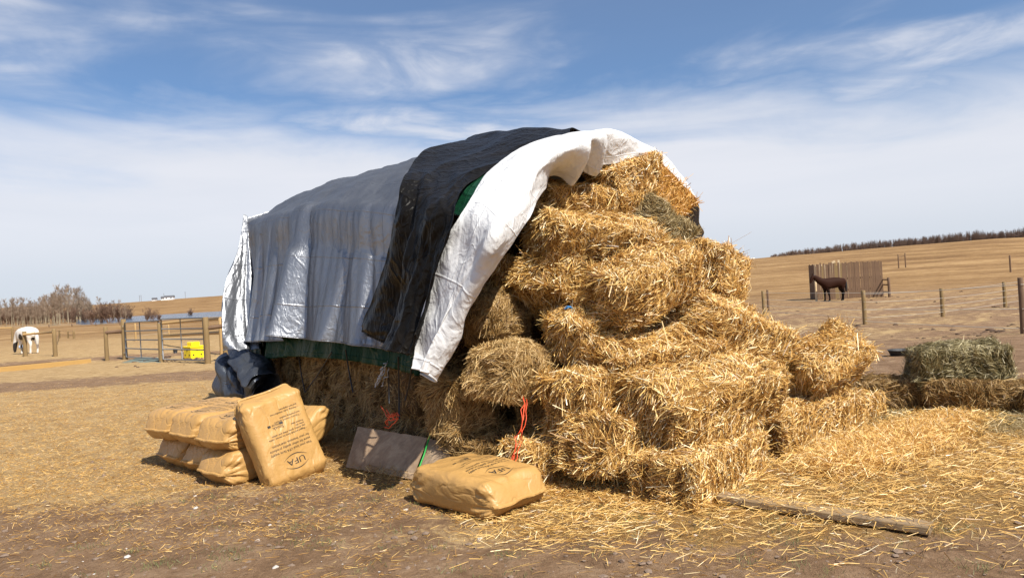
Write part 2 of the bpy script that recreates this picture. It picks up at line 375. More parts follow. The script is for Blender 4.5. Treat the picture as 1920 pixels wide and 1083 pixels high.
# hoof-churned relief in the near yard
near = np.exp(-((R_ - 5) / 12) ** 2)
GZ = GZ + near * (.010 * wob(GX, GY, 9, 1.1) + .006 * wob(GX, GY, 23, 2.3) + .003 * wob(GX, GY, 51, .7))
gz_lump = sstep(16, 22, R_) * (1 - sstep(70, 120, R_)) * .05 * np.maximum(wob(GX, GY, 1.9, 3.0), 0)
GZ = GZ + gz_lump
me = mesh_np('ground', np.stack([GX, GY, GZ], -1), grid_faces(len(rad), len(ang), True), M['ground'])
def zones(x, y):
    r = np.hypot(x, y); n = wob(x, y, 1.3, .3) * .5 + wob(x, y, 3.9, 1.2) * .3
    def blob(cx, cy, rx, ry, rot=0):
        c_, s_ = math.cos(rot), math.sin(rot); dx, dy = x - cx, y - cy
        return np.exp(-(((dx * c_ + dy * s_) / rx) ** 2 + ((-dx * s_ + dy * c_) / ry) ** 2))
    s = 1.0 * blob(3.3, 5.6, 2.3, 1.5, -.2) + .62 * blob(1.2, 4.8, 1.6, .7) + .7 * blob(-.6, 5.6, 1.5, .5, -.7) + .4 * blob(-1.8, 6.6, 1.2, .6) + .55 * blob(6.0, 8.0, 3.0, 2.0)
    s = s * (1.0 + .35 * n) + .12 * n
    g_ = .95 * sstep(5.6, 7.6, y - .12 * x) * (1 - sstep(15, 18, y)) * (1 - sstep(-1, 1.5, x)) + .25 * sstep(4.3, 5.2, y) + .50 * blob(-.2, 4.6, 1.2, .5)
    road = .10 * np.exp(-((y - 13.2 - .10 * (x + 6) + .5 * wob(x, y, .5)) / 1.3) ** 2) * (1 - sstep(-3, 0, x))
    g_ = g_ * (1 - .75 * road) + .16 * n
    g_ = g_ + .75 * sstep(30, 34, y) * (1 - sstep(-5, 5, x)) + .55 * sstep(20, 23, y) * (1 - sstep(27, 31, y)) * (1 - sstep(-8, -2, x))
    g_ = g_ + .35 * sstep(14, 19, y) * sstep(0, 6, x) * (.5 + .5 * n)
    f = sstep(28, 75, y)
    return np.clip(s, 0, 1), np.clip(g_, 0, 1), np.clip(f, 0, 1)
zs_, zg_, zf_ = zones(GX, GY)
ca = me.color_attributes.new('zones', 'FLOAT_COLOR', 'POINT')
ca.data.foreach_set('color', np.stack([zs_, zg_, zf_, np.ones_like(zs_)], -1).astype(np.float32).ravel())
ob('ground', me, kind='structure')
# water of the slough
xs = np.linspace(-420, 60, 30); ys = np.linspace(185, 492, 20); XX, YY = np.meshgrid(xs, ys)
ob('water', mesh_np('water', np.stack([XX, YY, np.full_like(XX, -2.05)], -1), grid_faces(20, 30), M['water']), kind='structure')

# ---------------------------------------------------------------- straw and hay bales
def blades(P, D, L, Wd, tone, bend=None, seed=None):
    """ribbons: centre P, direction D, length L, width Wd -> verts, faces, tone"""
    n = len(P); rv = rng.normal(size=(n, 3)); Wv = np.cross(D, rv); Wv /= np.linalg.norm(Wv, axis=1, keepdims=True) + 1e-9
    Wv = Wv * (Wd[:, None] / 2); Dl = D * (L[:, None] / 2)
    if bend is None:
        V = np.stack([P - Dl - Wv, P - Dl + Wv, P + Dl + Wv * .7, P + Dl - Wv * .7], 1)
        base = np.arange(n)[:, None] * 4; Fa = base + np.array([[0, 1, 2, 3]]); k = 4
    else:
        B = np.cross(Wv, D); B /= np.linalg.norm(B, axis=1, keepdims=True) + 1e-9; mid = P + B * (bend * L)[:, None]
        V = np.stack([P - Dl - Wv, P - Dl + Wv, mid + Wv, mid - Wv, P + Dl + Wv * .6, P + Dl - Wv * .6], 1)
        base = np.arange(n)[:, None] * 6
        Fa = np.concatenate([base + np.array([[0, 1, 2, 3]]), base + np.array([[3, 2, 4, 5]])]); k = 6
    return V.reshape(-1, 3), Fa, np.repeat(np.clip(tone, 0, 1), k)

class BaleShape:
    def __init__(s, dims, r=.085, lump=.02, groove=True, bend=0.0, tw=0.0, seed=0):
        g = np.random.default_rng(seed); s.h = np.array(dims) / 2; s.r = r; s.lump = lump; s.groove = groove; s.bend = bend; s.tw = tw
        s.K = g.normal(size=(9, 3)) * np.array([5, 5, 5, 9, 9, 9, 17, 17, 17])[:, None]; s.ph = g.uniform(0, 6.28, 9)
        s.am = np.array([1, 1, 1, .7, .7, .7, .35, .35, .35]) * lump * .75; s.shear = g.normal(size=3) * .04
    def f(s, C):
        q = C * s.h; core = np.clip(q, -(s.h - s.r), s.h - s.r); d = q - core
        n = np.linalg.norm(d, axis=1, keepdims=True); nd = d / np.maximum(n, 1e-6)
        p = core + nd * s.r
        disp = (np.sin(p @ s.K.T + s.ph) * s.am).sum(1)
        if s.groove:
            yt = s.h[1] * .52; endish = 1 - np.clip(np.abs(nd[:, 1]) * 1.5, 0, 1)
            gr = np.exp(-((np.abs(p[:, 1]) - yt) / .022) ** 2) * endish
            disp = disp - .042 * gr + .012 * np.cos((p[:, 1]) / s.h[1] * 5.2) * endish
        disp = disp + .007 * np.sin(p[:, 0] * 62 + 2 * np.sin(p[:, 2] * 11))
        p = p + nd * disp[:, None]
        p[:, 2] += s.bend * p[:, 0] ** 2 + s.shear[0] * p[:, 0]; p[:, 1] += s.shear[1] * p[:, 0] + s.shear[2] * p[:, 2]
        a = s.tw * p[:, 0]; y, z = p[:, 1].copy(), p[:, 2].copy()
        p[:, 1] = y * np.cos(a) - z * np.sin(a); p[:, 2] = y * np.sin(a) + z * np.cos(a)
        return p
    @staticmethod
    def cube(ax, sg, a, b_):
        C = np.empty((len(a), 3)); C[:, ax] = sg; C[:, (ax + 1) % 3] = a; C[:, (ax + 2) % 3] = b_; return C
    def mesh(s, name, mt, res=18):
        V = []; Fa = []; off = 0
        k = np.sin(np.linspace(-1, 1, res) * math.pi / 2 * .98) / math.sin(math.pi / 2 * .98)
        for ax in range(3):
            for sg in (-1, 1):
                a, b_ = np.meshgrid(k, k, indexing='ij'); a = a.ravel(); b_ = b_.ravel()
                V.append(s.f(s.cube(ax, float(sg), a, b_))); fc = grid_faces(res, res)
                Fa.append((fc[:, ::-1] if sg > 0 else fc) + off); off += res * res
        V = np.concatenate(V); me = mesh_np(name, V * 1.0, np.concatenate(Fa), mt)
        return me
    def sample(s, n, g, skip=()):
        h = s.h; ar = np.array([h[1] * h[2], h[1] * h[2], h[0] * h[2], h[0] * h[2], h[0] * h[1], h[0] * h[1]]); ar[list(skip)] = 0
        fc = g.choice(6, n, p=ar / ar.sum()); P = np.empty((n, 3)); N = np.empty((n, 3)); T = np.empty((n, 3)); AXs = fc // 2
        for i in range(6):
            m_ = fc == i; c = m_.sum()
            if not c: continue
            a = g.uniform(-1, 1, c); b_ = g.uniform(-1, 1, c); sg = -1.0 if i % 2 == 0 else 1.0; e = .03
            p0 = s.f(s.cube(i // 2, sg, a, b_)); p1 = s.f(s.cube(i // 2, sg, a + e, b_)); p2 = s.f(s.cube(i // 2, sg, a, b_ + e))
            t1 = p1 - p0; t2 = p2 - p0; nn = np.cross(t1, t2) * sg; nn /= np.linalg.norm(nn, axis=1, keepdims=True) + 1e-9
            P[m_] = p0; N[m_] = nn; t1 /= np.linalg.norm(t1, axis=1, keepdims=True) + 1e-9; T[m_] = t1
        return P, N, T, AXs

def bale_meshes(dims, kind, n, seed, lump=.02, r=.085, fluff=1.0, bend=0.0, tw=0.0, res=18, skip=(), tone0=.52, groove=True):
    if r < .15: r *= .5; lump *= .6; fluff *= .75
    g = np.random.default_rng(seed); sh = BaleShape(dims, r, lump, groove, bend, tw, seed)
    mats = {'straw': ('core_straw', 'straw'), 'hay': ('core_hay', 'hay'), 'grey': ('core_grey', 'hay_grey'), 'green': ('core_green', 'hay_green'), 'gold': ('core_gold', 'straw_gold')}[kind]
    body = sh.mesh('bale_core', M[mats[0]], res)
    P, N, T, A = sh.sample(n, g, skip); B = np.cross(N, T)
    isst = kind in ('straw', 'gold')
    fld = np.sin(P[:, 0] * 7 + sh.ph[0]) + np.sin(P[:, 1] * 9 + P[:, 2] * 8 + sh.ph[1]) + np.sin(P[:, 0] * 15 - P[:, 2] * 13 + sh.ph[2]) * .6
    th = fld * .9 + g.normal(size=n) * (.65 if isst else .5) + (A == 0) * .9
    Tt = T * np.cos(th)[:, None] + B * np.sin(th)[:, None]
    # tufts: where this field is high the stems stand out of the surface, elsewhere they lie pressed
    tuf = sstep(.1, 1.3, np.sin(P[:, 0] * 11 + P[:, 1] * 6 + sh.ph[3]) + np.sin(P[:, 2] * 13 - P[:, 0] * 5 + sh.ph[4]) + .5 * g.normal(size=n))
    lift = np.abs(g.normal(size=n)) * .13 + tuf * g.uniform(.05, .7, n) * fluff * np.where(A == 0, 1.0, .24) + (A == 0) * g.uniform(0, .55, n) * fluff
    lift = np.clip(lift, 0, 1.25); D = Tt * np.cos(lift)[:, None] + N * np.sin(lift)[:, None]
    sg = np.where(g.random(n) < .5, -1, 1)
    L = (.028 + g.gamma(2.0, .026, n) if isst else g.uniform(.04, .13, n)); long_ = g.random(n) < .06; L = np.where(long_, L * 1.5, L)
    Wd = (g.uniform(.003, .008, n) if isst else g.uniform(.0024, .005, n))
    C = P + D * (L * np.clip(lift * .55, 0, .42))[:, None] + N * g.uniform(-.004, .014, n)[:, None]
    # loose droop of hay
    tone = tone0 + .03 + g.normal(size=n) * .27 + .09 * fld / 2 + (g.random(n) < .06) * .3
    V, Fa, tn = blades(C, D * sg[:, None], L, Wd, tone, None if isst else g.normal(size=n) * .12)
    return body, mesh_np('bale_straw', V, Fa, M[mats[1]], False, tn), sh

def twine_on(parent, dims, mt, rad=.004):
    hx, hy, hz = [d / 2 for d in dims]; r = .07
    for yy in (-hy * .52, hy * .52):
        pts = []
        for (cx, cz, a0) in ((hx - r, hz - r, 90), (hx - r, -hz + r, 0), (-hx + r, -hz + r, -90), (-hx + r, hz - r, -180)):
            for k in range(4):
                a = R(a0 - 30 * k); pts.append((cx + math.cos(a) * (r - .018), yy, cz + math.sin(a) * (r - .018)))
        pts.append(pts[0]); tube('twine', pts, rad, mt, 5, parent)

def place_bale(name, cat, kind, px, py, Yd, dims, rot, label, n=8000, seed=1, loc=None, twine=False, group=None, **kw):
    c = loc if loc is not None else at(px, py, Yd)
    root = empty(name, c, 0, label, cat, group); root.rotation_euler = [R(a) for a in rot]
    b_, s_, sh = bale_meshes(dims, kind, n, seed, **kw)
    ob('bale_core', b_, root); ob('loose_straw' if kind in ('straw', 'gold') else 'loose_hay', s_, root, kind='stuff')
    if twine: twine_on(root, dims, M['bale_twine'])
    return root

SG = 'straw bales tumbled out of the open end of the stack'
P_ = [  # name, kind, px, py, Y, dims, rot(roll about long axis, pitch, yaw), label, n, kw
 ('straw_bale', 'straw', 1318, 880, 5.38, (1.30, .50, .41), (0, -1, 50), 'intact golden straw bale with two dark twine grooves, lying at the front corner', 15000, dict(twine=True, fluff=.28, lump=.008, r=.045)),
 ('straw_bale', 'straw', 1478, 800, 6.50, (1.08, .50, .42), (0, 0, 39), 'straw bale on the ground just right of the front corner bale, its long side sunlit', 10000, dict(fluff=.25, lump=.010, r=.05)),
 ('straw_bale', 'straw', 1578, 778, 7.10, (.95, .48, .38), (0, 2, 39), 'straw bale at the far right end of the ground row, half sunk in loose straw', 8500, dict(fluff=.25, lump=.010, r=.05)),
 ('straw_bale', 'straw', 1318, 744, 5.75, (1.34, .66, .46), (20, -5, 35), 'large sunlit straw bale lying tilted directly on the front corner bale', 17000, dict(lump=.028, r=.1)),
 ('straw_bale', 'straw', 1215, 668, 6.10, (1.30, .60, .46), (24, 2, 28), 'broad straw bale in the middle of the pile with a bristling shaded left end', 15000, dict(lump=.03, r=.1)),
 ('straw_bale', 'straw', 1362, 618, 6.65, (1.12, .62, .48), (18, 24, 30), 'straw bale sloping down the right flank of the pile', 12000, dict(lump=.03, r=.12)),
 ('straw_bale', 'straw', 1362, 704, 6.55, (.95, .58, .5), (14, 10, 38), 'straw bale low on the right flank above the ground row', 9000, dict(lump=.03, r=.12)),
 ('straw_bale', 'straw', 1205, 528, 6.05, (.98, .50, .44), (22, -10, 38), 'straw bale jutting out high in the pile and casting a shadow on the bale below', 12000, dict(lump=.026, r=.11)),
 ('straw_bale', 'straw', 1112, 606, 6.15, (.80, .46, .36), (14, -14, 40), 'ragged straw bale under the jutting bale with a blue twine knot', 9000, dict(lump=.03, r=.12, fluff=1.2)),
 ('straw_bale', 'straw', 1112, 452, 6.50, (1.12, .58, .46), (26, 6, 24), 'bright straw bale in the upper middle of the pile, its broad top in full sun', 13000, dict(lump=.028, r=.11)),
 ('straw_bale', 'straw', 1052, 545, 6.42, (.74, .56, .46), (10, 42, 60), 'straw bale hanging downward below the upper left of the pile', 10000, dict(lump=.03, r=.12, fluff=1.2)),
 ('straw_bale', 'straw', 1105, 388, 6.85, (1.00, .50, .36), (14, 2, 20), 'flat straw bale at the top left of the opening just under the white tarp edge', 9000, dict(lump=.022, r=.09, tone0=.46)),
 ('straw_bale', 'straw', 1172, 338, 6.95, (.62, .46, .36), (4, -12, 35), 'small straw bale in the peak of the arch beneath the white tarp', 6500, dict(lump=.022, r=.1)),
 ('straw_bale', 'gold', 1222, 364, 7.12, (.66, .44, .36), (-10, 50, 14), 'orange golden straw bale standing on end at the top right beside the tarp edge', 9000, dict(lump=.012, r=.05, fluff=.45)),
 ('hay_bale', 'grey', 1228, 426, 7.0, (.70, .44, .42), (10, 35, 25), 'grey brown hay bale wedged below the orange golden bale at the top right', 11000, dict(lump=.02, r=.12, fluff=.6)),
 ('straw_bale', 'straw', 1333, 508, 6.95, (.66, .56, .46), (8, 14, 50), 'rounded straw bale at the upper right shoulder of the pile against the sky', 9000, dict(lump=.03, r=.14, fluff=1.1)),
 ('straw_bale', 'straw', 1300, 590, 6.85, (.95, .60, .46), (6, 20, 20), 'straw bale filling the slope beneath the rounded shoulder bale', 8000, dict(lump=.03, r=.12)),
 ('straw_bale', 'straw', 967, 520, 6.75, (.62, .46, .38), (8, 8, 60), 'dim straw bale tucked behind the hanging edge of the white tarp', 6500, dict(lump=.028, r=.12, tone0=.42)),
 ('hay_bale', 'hay', 928, 600, 6.42, (.72, .54, .46), (0, 10, 50), 'round shaggy brown hay bale beside the hanging white tarp edge, above the olive brown one', 14000, dict(lump=.03, r=.19, fluff=.7, groove=False)),
 ('hay_bale', 'hay', 965, 700, 5.98, (.80, .56, .50), (6, 10, 55), 'sunlit olive brown hay bale with the red twine hanging from it', 16000, dict(lump=.03, r=.18, fluff=.7, groove=False, tone0=.66)),
 ('hay_bale', 'hay', 868, 764, 6.2, (.56, .48, .54), (0, 6, 52), 'sagging brown hay bale overhanging the leaning boards', 14000, dict(lump=.035, r=.16, fluff=.8, groove=False, tone0=.58)),
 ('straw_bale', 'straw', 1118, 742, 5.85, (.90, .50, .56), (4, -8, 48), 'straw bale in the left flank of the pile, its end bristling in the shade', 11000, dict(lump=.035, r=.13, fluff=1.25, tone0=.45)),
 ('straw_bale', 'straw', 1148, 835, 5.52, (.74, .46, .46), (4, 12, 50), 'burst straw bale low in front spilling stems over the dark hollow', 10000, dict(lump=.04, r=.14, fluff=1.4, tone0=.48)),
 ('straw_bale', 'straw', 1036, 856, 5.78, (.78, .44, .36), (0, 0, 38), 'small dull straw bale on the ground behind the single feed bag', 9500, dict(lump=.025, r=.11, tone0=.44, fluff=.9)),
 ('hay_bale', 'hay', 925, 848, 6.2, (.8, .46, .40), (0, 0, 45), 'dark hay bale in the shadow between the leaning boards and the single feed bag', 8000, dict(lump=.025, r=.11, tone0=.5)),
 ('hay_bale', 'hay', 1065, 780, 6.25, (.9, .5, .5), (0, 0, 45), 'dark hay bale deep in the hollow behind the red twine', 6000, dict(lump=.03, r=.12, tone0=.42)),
 ('straw_bale', 'straw', 1545, 684, 6.85, (.76, .47, .44), (40, -16, 30), 'single straw bale tipped on its corner to the right of the pile', 13000, dict(lump=.035, r=.12, fluff=1.25)),
 ('hay_bale', 'green', 1796, 684, 7.42, (.90, .48, .40), (4, -2, -12), 'grey green hay bale on top of the brown row at the right edge', 17000, dict(lump=.022, r=.12, fluff=.7, groove=False)),
 ('hay_bale', 'hay', 1676, 744, 7.62, (1.02, .46, .36), (0, 0, -22), 'dark brown bale in the row at right, left of the grey green bale', 12000, dict(lump=.022, r=.1, fluff=.9, tone0=.34)),
 ('hay_bale', 'hay', 1850, 750, 7.18, (1.06, .46, .38), (0, 1, -24), 'dark brown bale in the row at right directly under the grey green bale', 14000, dict(lump=.022, r=.1, fluff=.9, tone0=.34)),
]
for i, (nm, kd, px, py, Yd, dm, rt, lb, n_, kw) in enumerate(P_):
    right = px > 1500 and kd in ('green', 'hay')
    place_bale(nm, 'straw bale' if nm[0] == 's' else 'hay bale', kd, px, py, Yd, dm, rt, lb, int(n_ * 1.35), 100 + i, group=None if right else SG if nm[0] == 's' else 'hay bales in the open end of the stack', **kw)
place_bale('hay_bale', 'hay bale', 'hay', 0, 0, 0, (1.06, .46, .38), (0, 1, -24), 'dark brown bale in the row at right cut off by the edge of the photo', 4000, 171, loc=at(2030, 762, 6.75))

# side wall of the stack: hay bales laid end-on in three rows, seen under the hem of the tarps
protos = []
for k in range(4):
    protos.append(bale_meshes((.95, .50, .42), 'hay', 5200, 300 + k, lump=.035, r=.11, fluff=.9, res=14, skip=(1, 4), tone0=.64, groove=False))
rowname = ('bottom', 'second', 'third'); rr_ = np.random.default_rng(5)
ang0 = math.atan2(PX.y, PX.x)
for row in range(3):
    for k in range(14):
        t_ = .72 + .5 * k - (.25 if row == 1 else 0)
        out = (.06 if row == 0 else -.02) + rr_.normal() * .035
        b_, s_, _ = protos[(k * 3 + row) % 4]
        o = empty('hay_bale', TW(t_, .68 - out, .205 + .40 * row + rr_.normal() * .012), 0,
                  'hay bale laid end-on in the %s row of the shaded side wall under the tarps' % rowname[row], 'hay bale', 'hay bales in the %s row of the side wall' % rowname[row])
        o.rotation_euler = (rr_.normal() * .07, rr_.normal() * .05, ang0 + rr_.normal() * .07)
        ob('bale_core', b_, o); ob('loose_hay', s_, o, kind='stuff')
# the end wall behind the tumbled bales
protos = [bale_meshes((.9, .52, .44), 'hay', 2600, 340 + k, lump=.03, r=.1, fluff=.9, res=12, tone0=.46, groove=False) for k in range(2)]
for i in range(5):
    for j in range(6):
        if (i in (0, 4) and j > 4): continue
        b_, s_, _ = protos[(i + j) % 2]
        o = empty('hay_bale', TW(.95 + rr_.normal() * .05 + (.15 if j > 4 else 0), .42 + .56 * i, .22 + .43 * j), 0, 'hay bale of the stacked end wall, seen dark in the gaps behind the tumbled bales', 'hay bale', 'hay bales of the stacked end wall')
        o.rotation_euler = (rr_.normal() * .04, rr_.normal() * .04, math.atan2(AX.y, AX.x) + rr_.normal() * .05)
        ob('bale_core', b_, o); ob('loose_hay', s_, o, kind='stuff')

# ---------------------------------------------------------------- tarps
def crm(Pts, m_):                        # Catmull-Rom resampling along axis 0
    Pts = np.asarray(Pts, float); n = len(Pts); x = np.linspace(0, n - 1, m_); i = np.clip(x.astype(int), 0, n - 2); f = (x - i)
    f = f.reshape((-1,) + (1,) * (Pts.ndim - 1)); g = lambda k: Pts[np.clip(k, 0, n - 1)]
    p0, p1, p2, p3 = 2 * Pts[0] - Pts[1] if False else g(i - 1), g(i), g(i + 1), g(i + 2)
    return .5 * ((2 * p1) + (-p0 + p2) * f + (2 * p0 - 5 * p1 + 4 * p2 - p3) * f * f + (-p0 + 3 * p1 - 3 * p2 + p3) * f ** 3)
def sheet(name, net, nr, nc, mt, disp=None, parent=None, thick=.004, hem=None, out=None, **kw):
    """net: rows x cols of 3D points; resampled, displaced along its normal by disp(r, c, P) and given thickness"""
    N_ = np.array([[tuple(p) for p in row] for row in net]); A = crm(N_, nr); A = np.swapaxes(crm(np.swapaxes(A, 0, 1), nc), 0, 1)
    du = np.gradient(A, axis=0); dv = np.gradient(A, axis=1); nn = np.cross(dv, du); nn /= np.linalg.norm(nn, axis=2, keepdims=True) + 1e-9
    r, c = np.meshgrid(np.linspace(0, 1, nr), np.linspace(0, 1, nc), indexing='ij')
    tocam = np.array([0, 0, H]) - A; tocam = tocam if out is None else A - np.array(out); s = np.sign((nn * tocam).sum(2).mean()) or 1; nn *= s
    if disp is not None: A = A + nn * disp(r, c, A)[..., None]
    me = mesh_np(name, A, grid_faces(nr, nc), mt); me.polygons.foreach_get('loop_start', np.empty(len(me.polygons), np.int32))
    lu = np.concatenate([[0], np.cumsum(np.linalg.norm(np.diff(A[:, nc // 2], axis=0), axis=1))]); lv = np.concatenate([[0], np.cumsum(np.linalg.norm(np.diff(A[nr // 2], axis=0), axis=1))])
    uvl = me.uv_layers.new(name='UVMap'); vi = np.empty(len(me.loops), np.int32); me.loops.foreach_get('vertex_index', vi)
    uvl.data.foreach_set('uv', np.stack([lv[vi % nc], lu[vi // nc]], -1).astype(np.float32).ravel())
    o = ob(name, me, parent, **kw); sm = o.modifiers.new('thickness', 'SOLIDIFY'); sm.thickness = thick; sm.offset = -s
    if hem is not None:                  # a rolled hem strip along the last row
        tube('hem', [Vector(A[-1, j]) for j in range(0, nc, 2)], .008, hem, 6, o)
    return o, A
def fold(x, c, w_): return np.exp(-((x - c) / w_) ** 2)
def ridg(x): return 1 - np.abs(np.sin(x)) ** .7

# silver tarp: profile rows from the hem up the near side, over the ridge and down the far side
ts = np.array([.32, .6, 1.2, 2.0, 2.8, 3.6, 4.4, 5.2, 6.0, 6.7, 7.15])
shz = np.interp(ts, [0, .4, 1.6, 2.8, 5, 7.15], [2.38, 2.44, 2.66, 2.83, 2.98, 3.10])
rdz = np.interp(ts, [0, 1, 2, 4, 6, 7.15], [2.80, 2.98, 3.28, 3.48, 3.62, 3.62])
hemp = [PW(*p, -.12) for p in ((497, 641), (550, 636), (562, 630), (640, 641), (705, 657), (770, 660), (800, 665))]
ht = [((p - L0).dot(AX)) for p in hemp]; hz = [p.z for p in hemp]; od = np.argsort(ht); hemz = np.interp(ts, np.array(ht)[od], np.array(hz)[od])
net = []; wo = np.interp(ts, [0, 1.2, 2.4], [.20, .16, 0.0])
for k in range(len(ts)):
    t_ = ts[k]; s_, r_, h_ = shz[k], rdz[k], hemz[k]; e = sstep(6.4, 7.15, t_)
    net.append([TW(t_, 3.45, 1.0), TW(t_, 3.4, 1.9), TW(t_, 3.05, 2.55 + .3 * e), TW(t_, 2.3, r_ - .14), TW(t_, 1.5, r_), TW(t_, .8, (r_ + s_) / 2 + .10), TW(t_, .22 + wo[k] * .8, s_ + .03),
                TW(t_, .0 + wo[k], s_ - .14), TW(t_, -.02 + wo[k], s_ - .55), TW(t_, -.05 + wo[k], (s_ + h_) / 2 + .1), TW(t_, -.13 + wo[k], h_ + .45), TW(t_, -.20 + wo[k], h_)])
net = [list(r) for r in zip(*net)]       # rows = down the profile, cols = along the stack
def dsil(r, c, P):
    t_ = (P[..., 0] - L0.x) * AX.x + (P[..., 1] - L0.y) * AX.y; dn = sstep(.60, 1.0, r); dm = sstep(.52, .66, r)
    t_ = (P[..., 0] - L0.x) * AX.x + (P[..., 1] - L0.y) * AX.y; dn = np.clip((r - .58) / .42, 0, 1) ** 1.7; dm = sstep(.52, .66, r)
    def saw(a, b_, c_, lean=0.0):        # a loose fold: steep sunny flank from a to b_, long easy back from b_ to c_
        tt = t_ + lean * (1 - r) * 2; return np.sin(np.clip((tt - a) / (b_ - a), 0, 1) * math.pi / 2) ** 1.4 * (1 - sstep(b_, c_, tt)) 
    dq = np.clip((r - .53) / .47, 0, 1) ** 1.25
    d = dq * .46 * saw(3.0, 3.17, 4.4, -.35) + dq * .12 * saw(5.2, 5.27, 5.8, -.3) + dn * ( .15 * saw(1.35, 1.43, 2.0, -.2) + .22 * saw(5.9, 6.0, 6.6, -.2) + .13 * saw(4.85, 4.92, 5.5, -.2) + .11 * saw(2.1, 2.16, 2.8, .2))
    d += dn ** .6 * .05 * np.sin(t_ * 2.7 + 1.1 * np.sin(P[..., 2] * 1.7))
    d += dm * (.016 * np.sin(t_ * 5.5 + 1.2 * np.sin(P[..., 2] * 2.1)) + .012 * np.sin(t_ * 13 + 3 * np.sin(P[..., 2] * 1.5 + t_)) * (.5 + .5 * np.sin(t_ * 1.7)) + .004 * np.sin(t_ * 31 + 4 * np.sin(P[..., 2] * 2)))
    d += dm * .03 * (ridg(t_ * 1.9 + .7 * np.sin(P[..., 2] * 1.3 + t_ * 2)) - .3)
    top = 1 - dm; d += top * (.028 * wob(t_, P[..., 2] * 2 + P[..., 0], 2.7, .5) + .012 * wob(t_, P[..., 0] * 2, 7.5, 1.5) - .03 * np.abs(np.sin(t_ * 2.2 + .4)) ** 3)
    # sags between the bales below the sheet near the shoulder
    return d
silver, _ = sheet('silver_tarp', net, 150, 420, M['silver'], dsil, out=TW(3.5, 1.6, .8), hem=M['silver'], label='silver grey tarp covering the long side and far end of the hay stack', cat='tarp')
# the far end flap that flares out to the left, and the far end itself
fl = [[at(457, 402, 11.75), at(459, 402, 11.74), at(461, 403, 11.72), at(463, 405, 11.7)],
      [at(446, 468, 11.45), at(456, 466, 11.5), at(464, 465, 11.55), at(469, 465, 11.6)],
      [at(425, 520, 11.15), at(446, 520, 11.25), at(462, 520, 11.35), at(477, 522, 11.5)],
      [at(415, 575, 10.9), at(438, 578, 11.0), at(462, 578, 11.15), at(486, 580, 11.35)],
      [at(417, 622, 10.75), at(440, 628, 10.8), at(466, 628, 11.0), at(493, 630, 11.2)],
      [at(424, 655, 10.75), at(447, 653, 10.65), at(470, 655, 10.9), at(497, 665, 11.1)]]
sheet('end_flap', fl, 90, 60, M['silver'], lambda r, c, P: r * (.05 * np.sin(c * 9 + 1.5 * r) + .07 * fold(c, .78, .06) - .06 * fold(c, .66, .05)) + .012 * wob(c * 9, r * 9, 1.3), silver, hem=M['silver'])
en = [[TW(7.15, w_, z_) for w_, z_ in ((-.03, 3.08), (.8, 3.35), (1.5, 3.58), (2.3, 3.45), (3.3, 2.5))],
      [TW(7.3, w_, z_) for w_, z_ in ((-.03, 2.2), (.8, 2.2), (1.5, 2.2), (2.3, 2.2), (3.4, 1.8))],
      [TW(7.5, w_, z_) for w_, z_ in ((-.1, .7), (.8, .6), (1.5, .6), (2.3, .6), (3.5, .6))]]
sheet('end_panel', en, 40, 60, M['silver'], lambda r, c, P: .05 * r * np.sin(c * 40), silver)
# trailing corner rolled up on the ground
def roll_sheet(name, pts_r, mt, parent, nseg=40, open_=.8, **kw):
    """a wide loose tube of tarp: centre line points with radii, open along one side"""
    V = []; n = 46; C_ = crm([[p.x, p.y, p.z, r1, r2] for p, r1, r2 in pts_r], n)
    for i in range(n):
        p = Vector(C_[i, :3]); d = Vector(C_[min(i + 1, n - 1), :3] - C_[max(i - 1, 0), :3]).normalized(); a = d.cross(Vector((0, 0, 1))).normalized(); b_ = a.cross(d)
        for k in range(nseg):
            th = 2 * math.pi * open_ * k / (nseg - 1) + kw.get('start', 0); wv = 1 + .07 * math.sin(th * 5 + i * .2) + .05 * math.sin(i * .5 + th * 2)
            V.append(p + (a * math.cos(th) * C_[i, 3] + b_ * math.sin(th) * C_[i, 4]) * wv)
    me = mesh_np(name, [tuple(v) for v in V], grid_faces(n, nseg), mt); me.uv_layers.new(name='UVMap')
    o = ob(name, me, parent); sm = o.modifiers.new('thickness', 'SOLIDIFY'); sm.thickness = .006; return o
pc = [(at(470, 668, 10.9), .20, .07), (at(440, 672, 11.2), .26, .14), (at(440, 700, 11.0), .30, .20), (at(445, 728, 10.8), .24, .18)]
crn = [[at(426, 655, 11.6), at(445, 650, 11.2), at(470, 655, 10.9), at(495, 668, 10.8), at(512, 682, 10.9)],
       [at(432, 668, 11.2), at(452, 662, 10.8), at(476, 672, 10.5), at(500, 684, 10.4), at(519, 694, 10.45)],
       [at(434, 690, 10.9), at(450, 692, 10.4), at(466, 702, 10.1), at(490, 706, 10.0), at(512, 702, 10.3)],
       [at(446, 712, 10.7), at(455, 716, 10.2), at(468, 722, 9.95), at(486, 715, 9.95), at(500, 706, 10.3)],
       [at(455, 738, 10.6), at(464, 743, 10.2), at(474, 738, 10.0), at(488, 722, 10.1), at(497, 710, 10.4)]]
sheet('trailing_corner', crn, 90, 90, M['silver_under'], lambda r, c, P: .03 * np.sin(c * 9 + r * 5) + .012 * wob(c * 12, r * 12, 1.1), silver, hem=M['silver'])
cr2 = [[at(424, 660, 11.6), at(430, 668, 11.3), at(440, 672, 11.1), at(452, 678, 11.0)],
       [at(404, 682, 11.7), at(414, 686, 11.0), at(430, 692, 10.8), at(452, 700, 10.8)],
       [at(401, 705, 11.7), at(412, 712, 10.9), at(432, 716, 10.6), at(456, 722, 10.7)],
       [at(402, 728, 11.6), at(416, 734, 10.9), at(436, 737, 10.6), at(462, 740, 10.6)],
       [at(404, 747, 11.3), at(420, 751, 11.0), at(440, 752, 10.8), at(470, 748, 10.7)]]
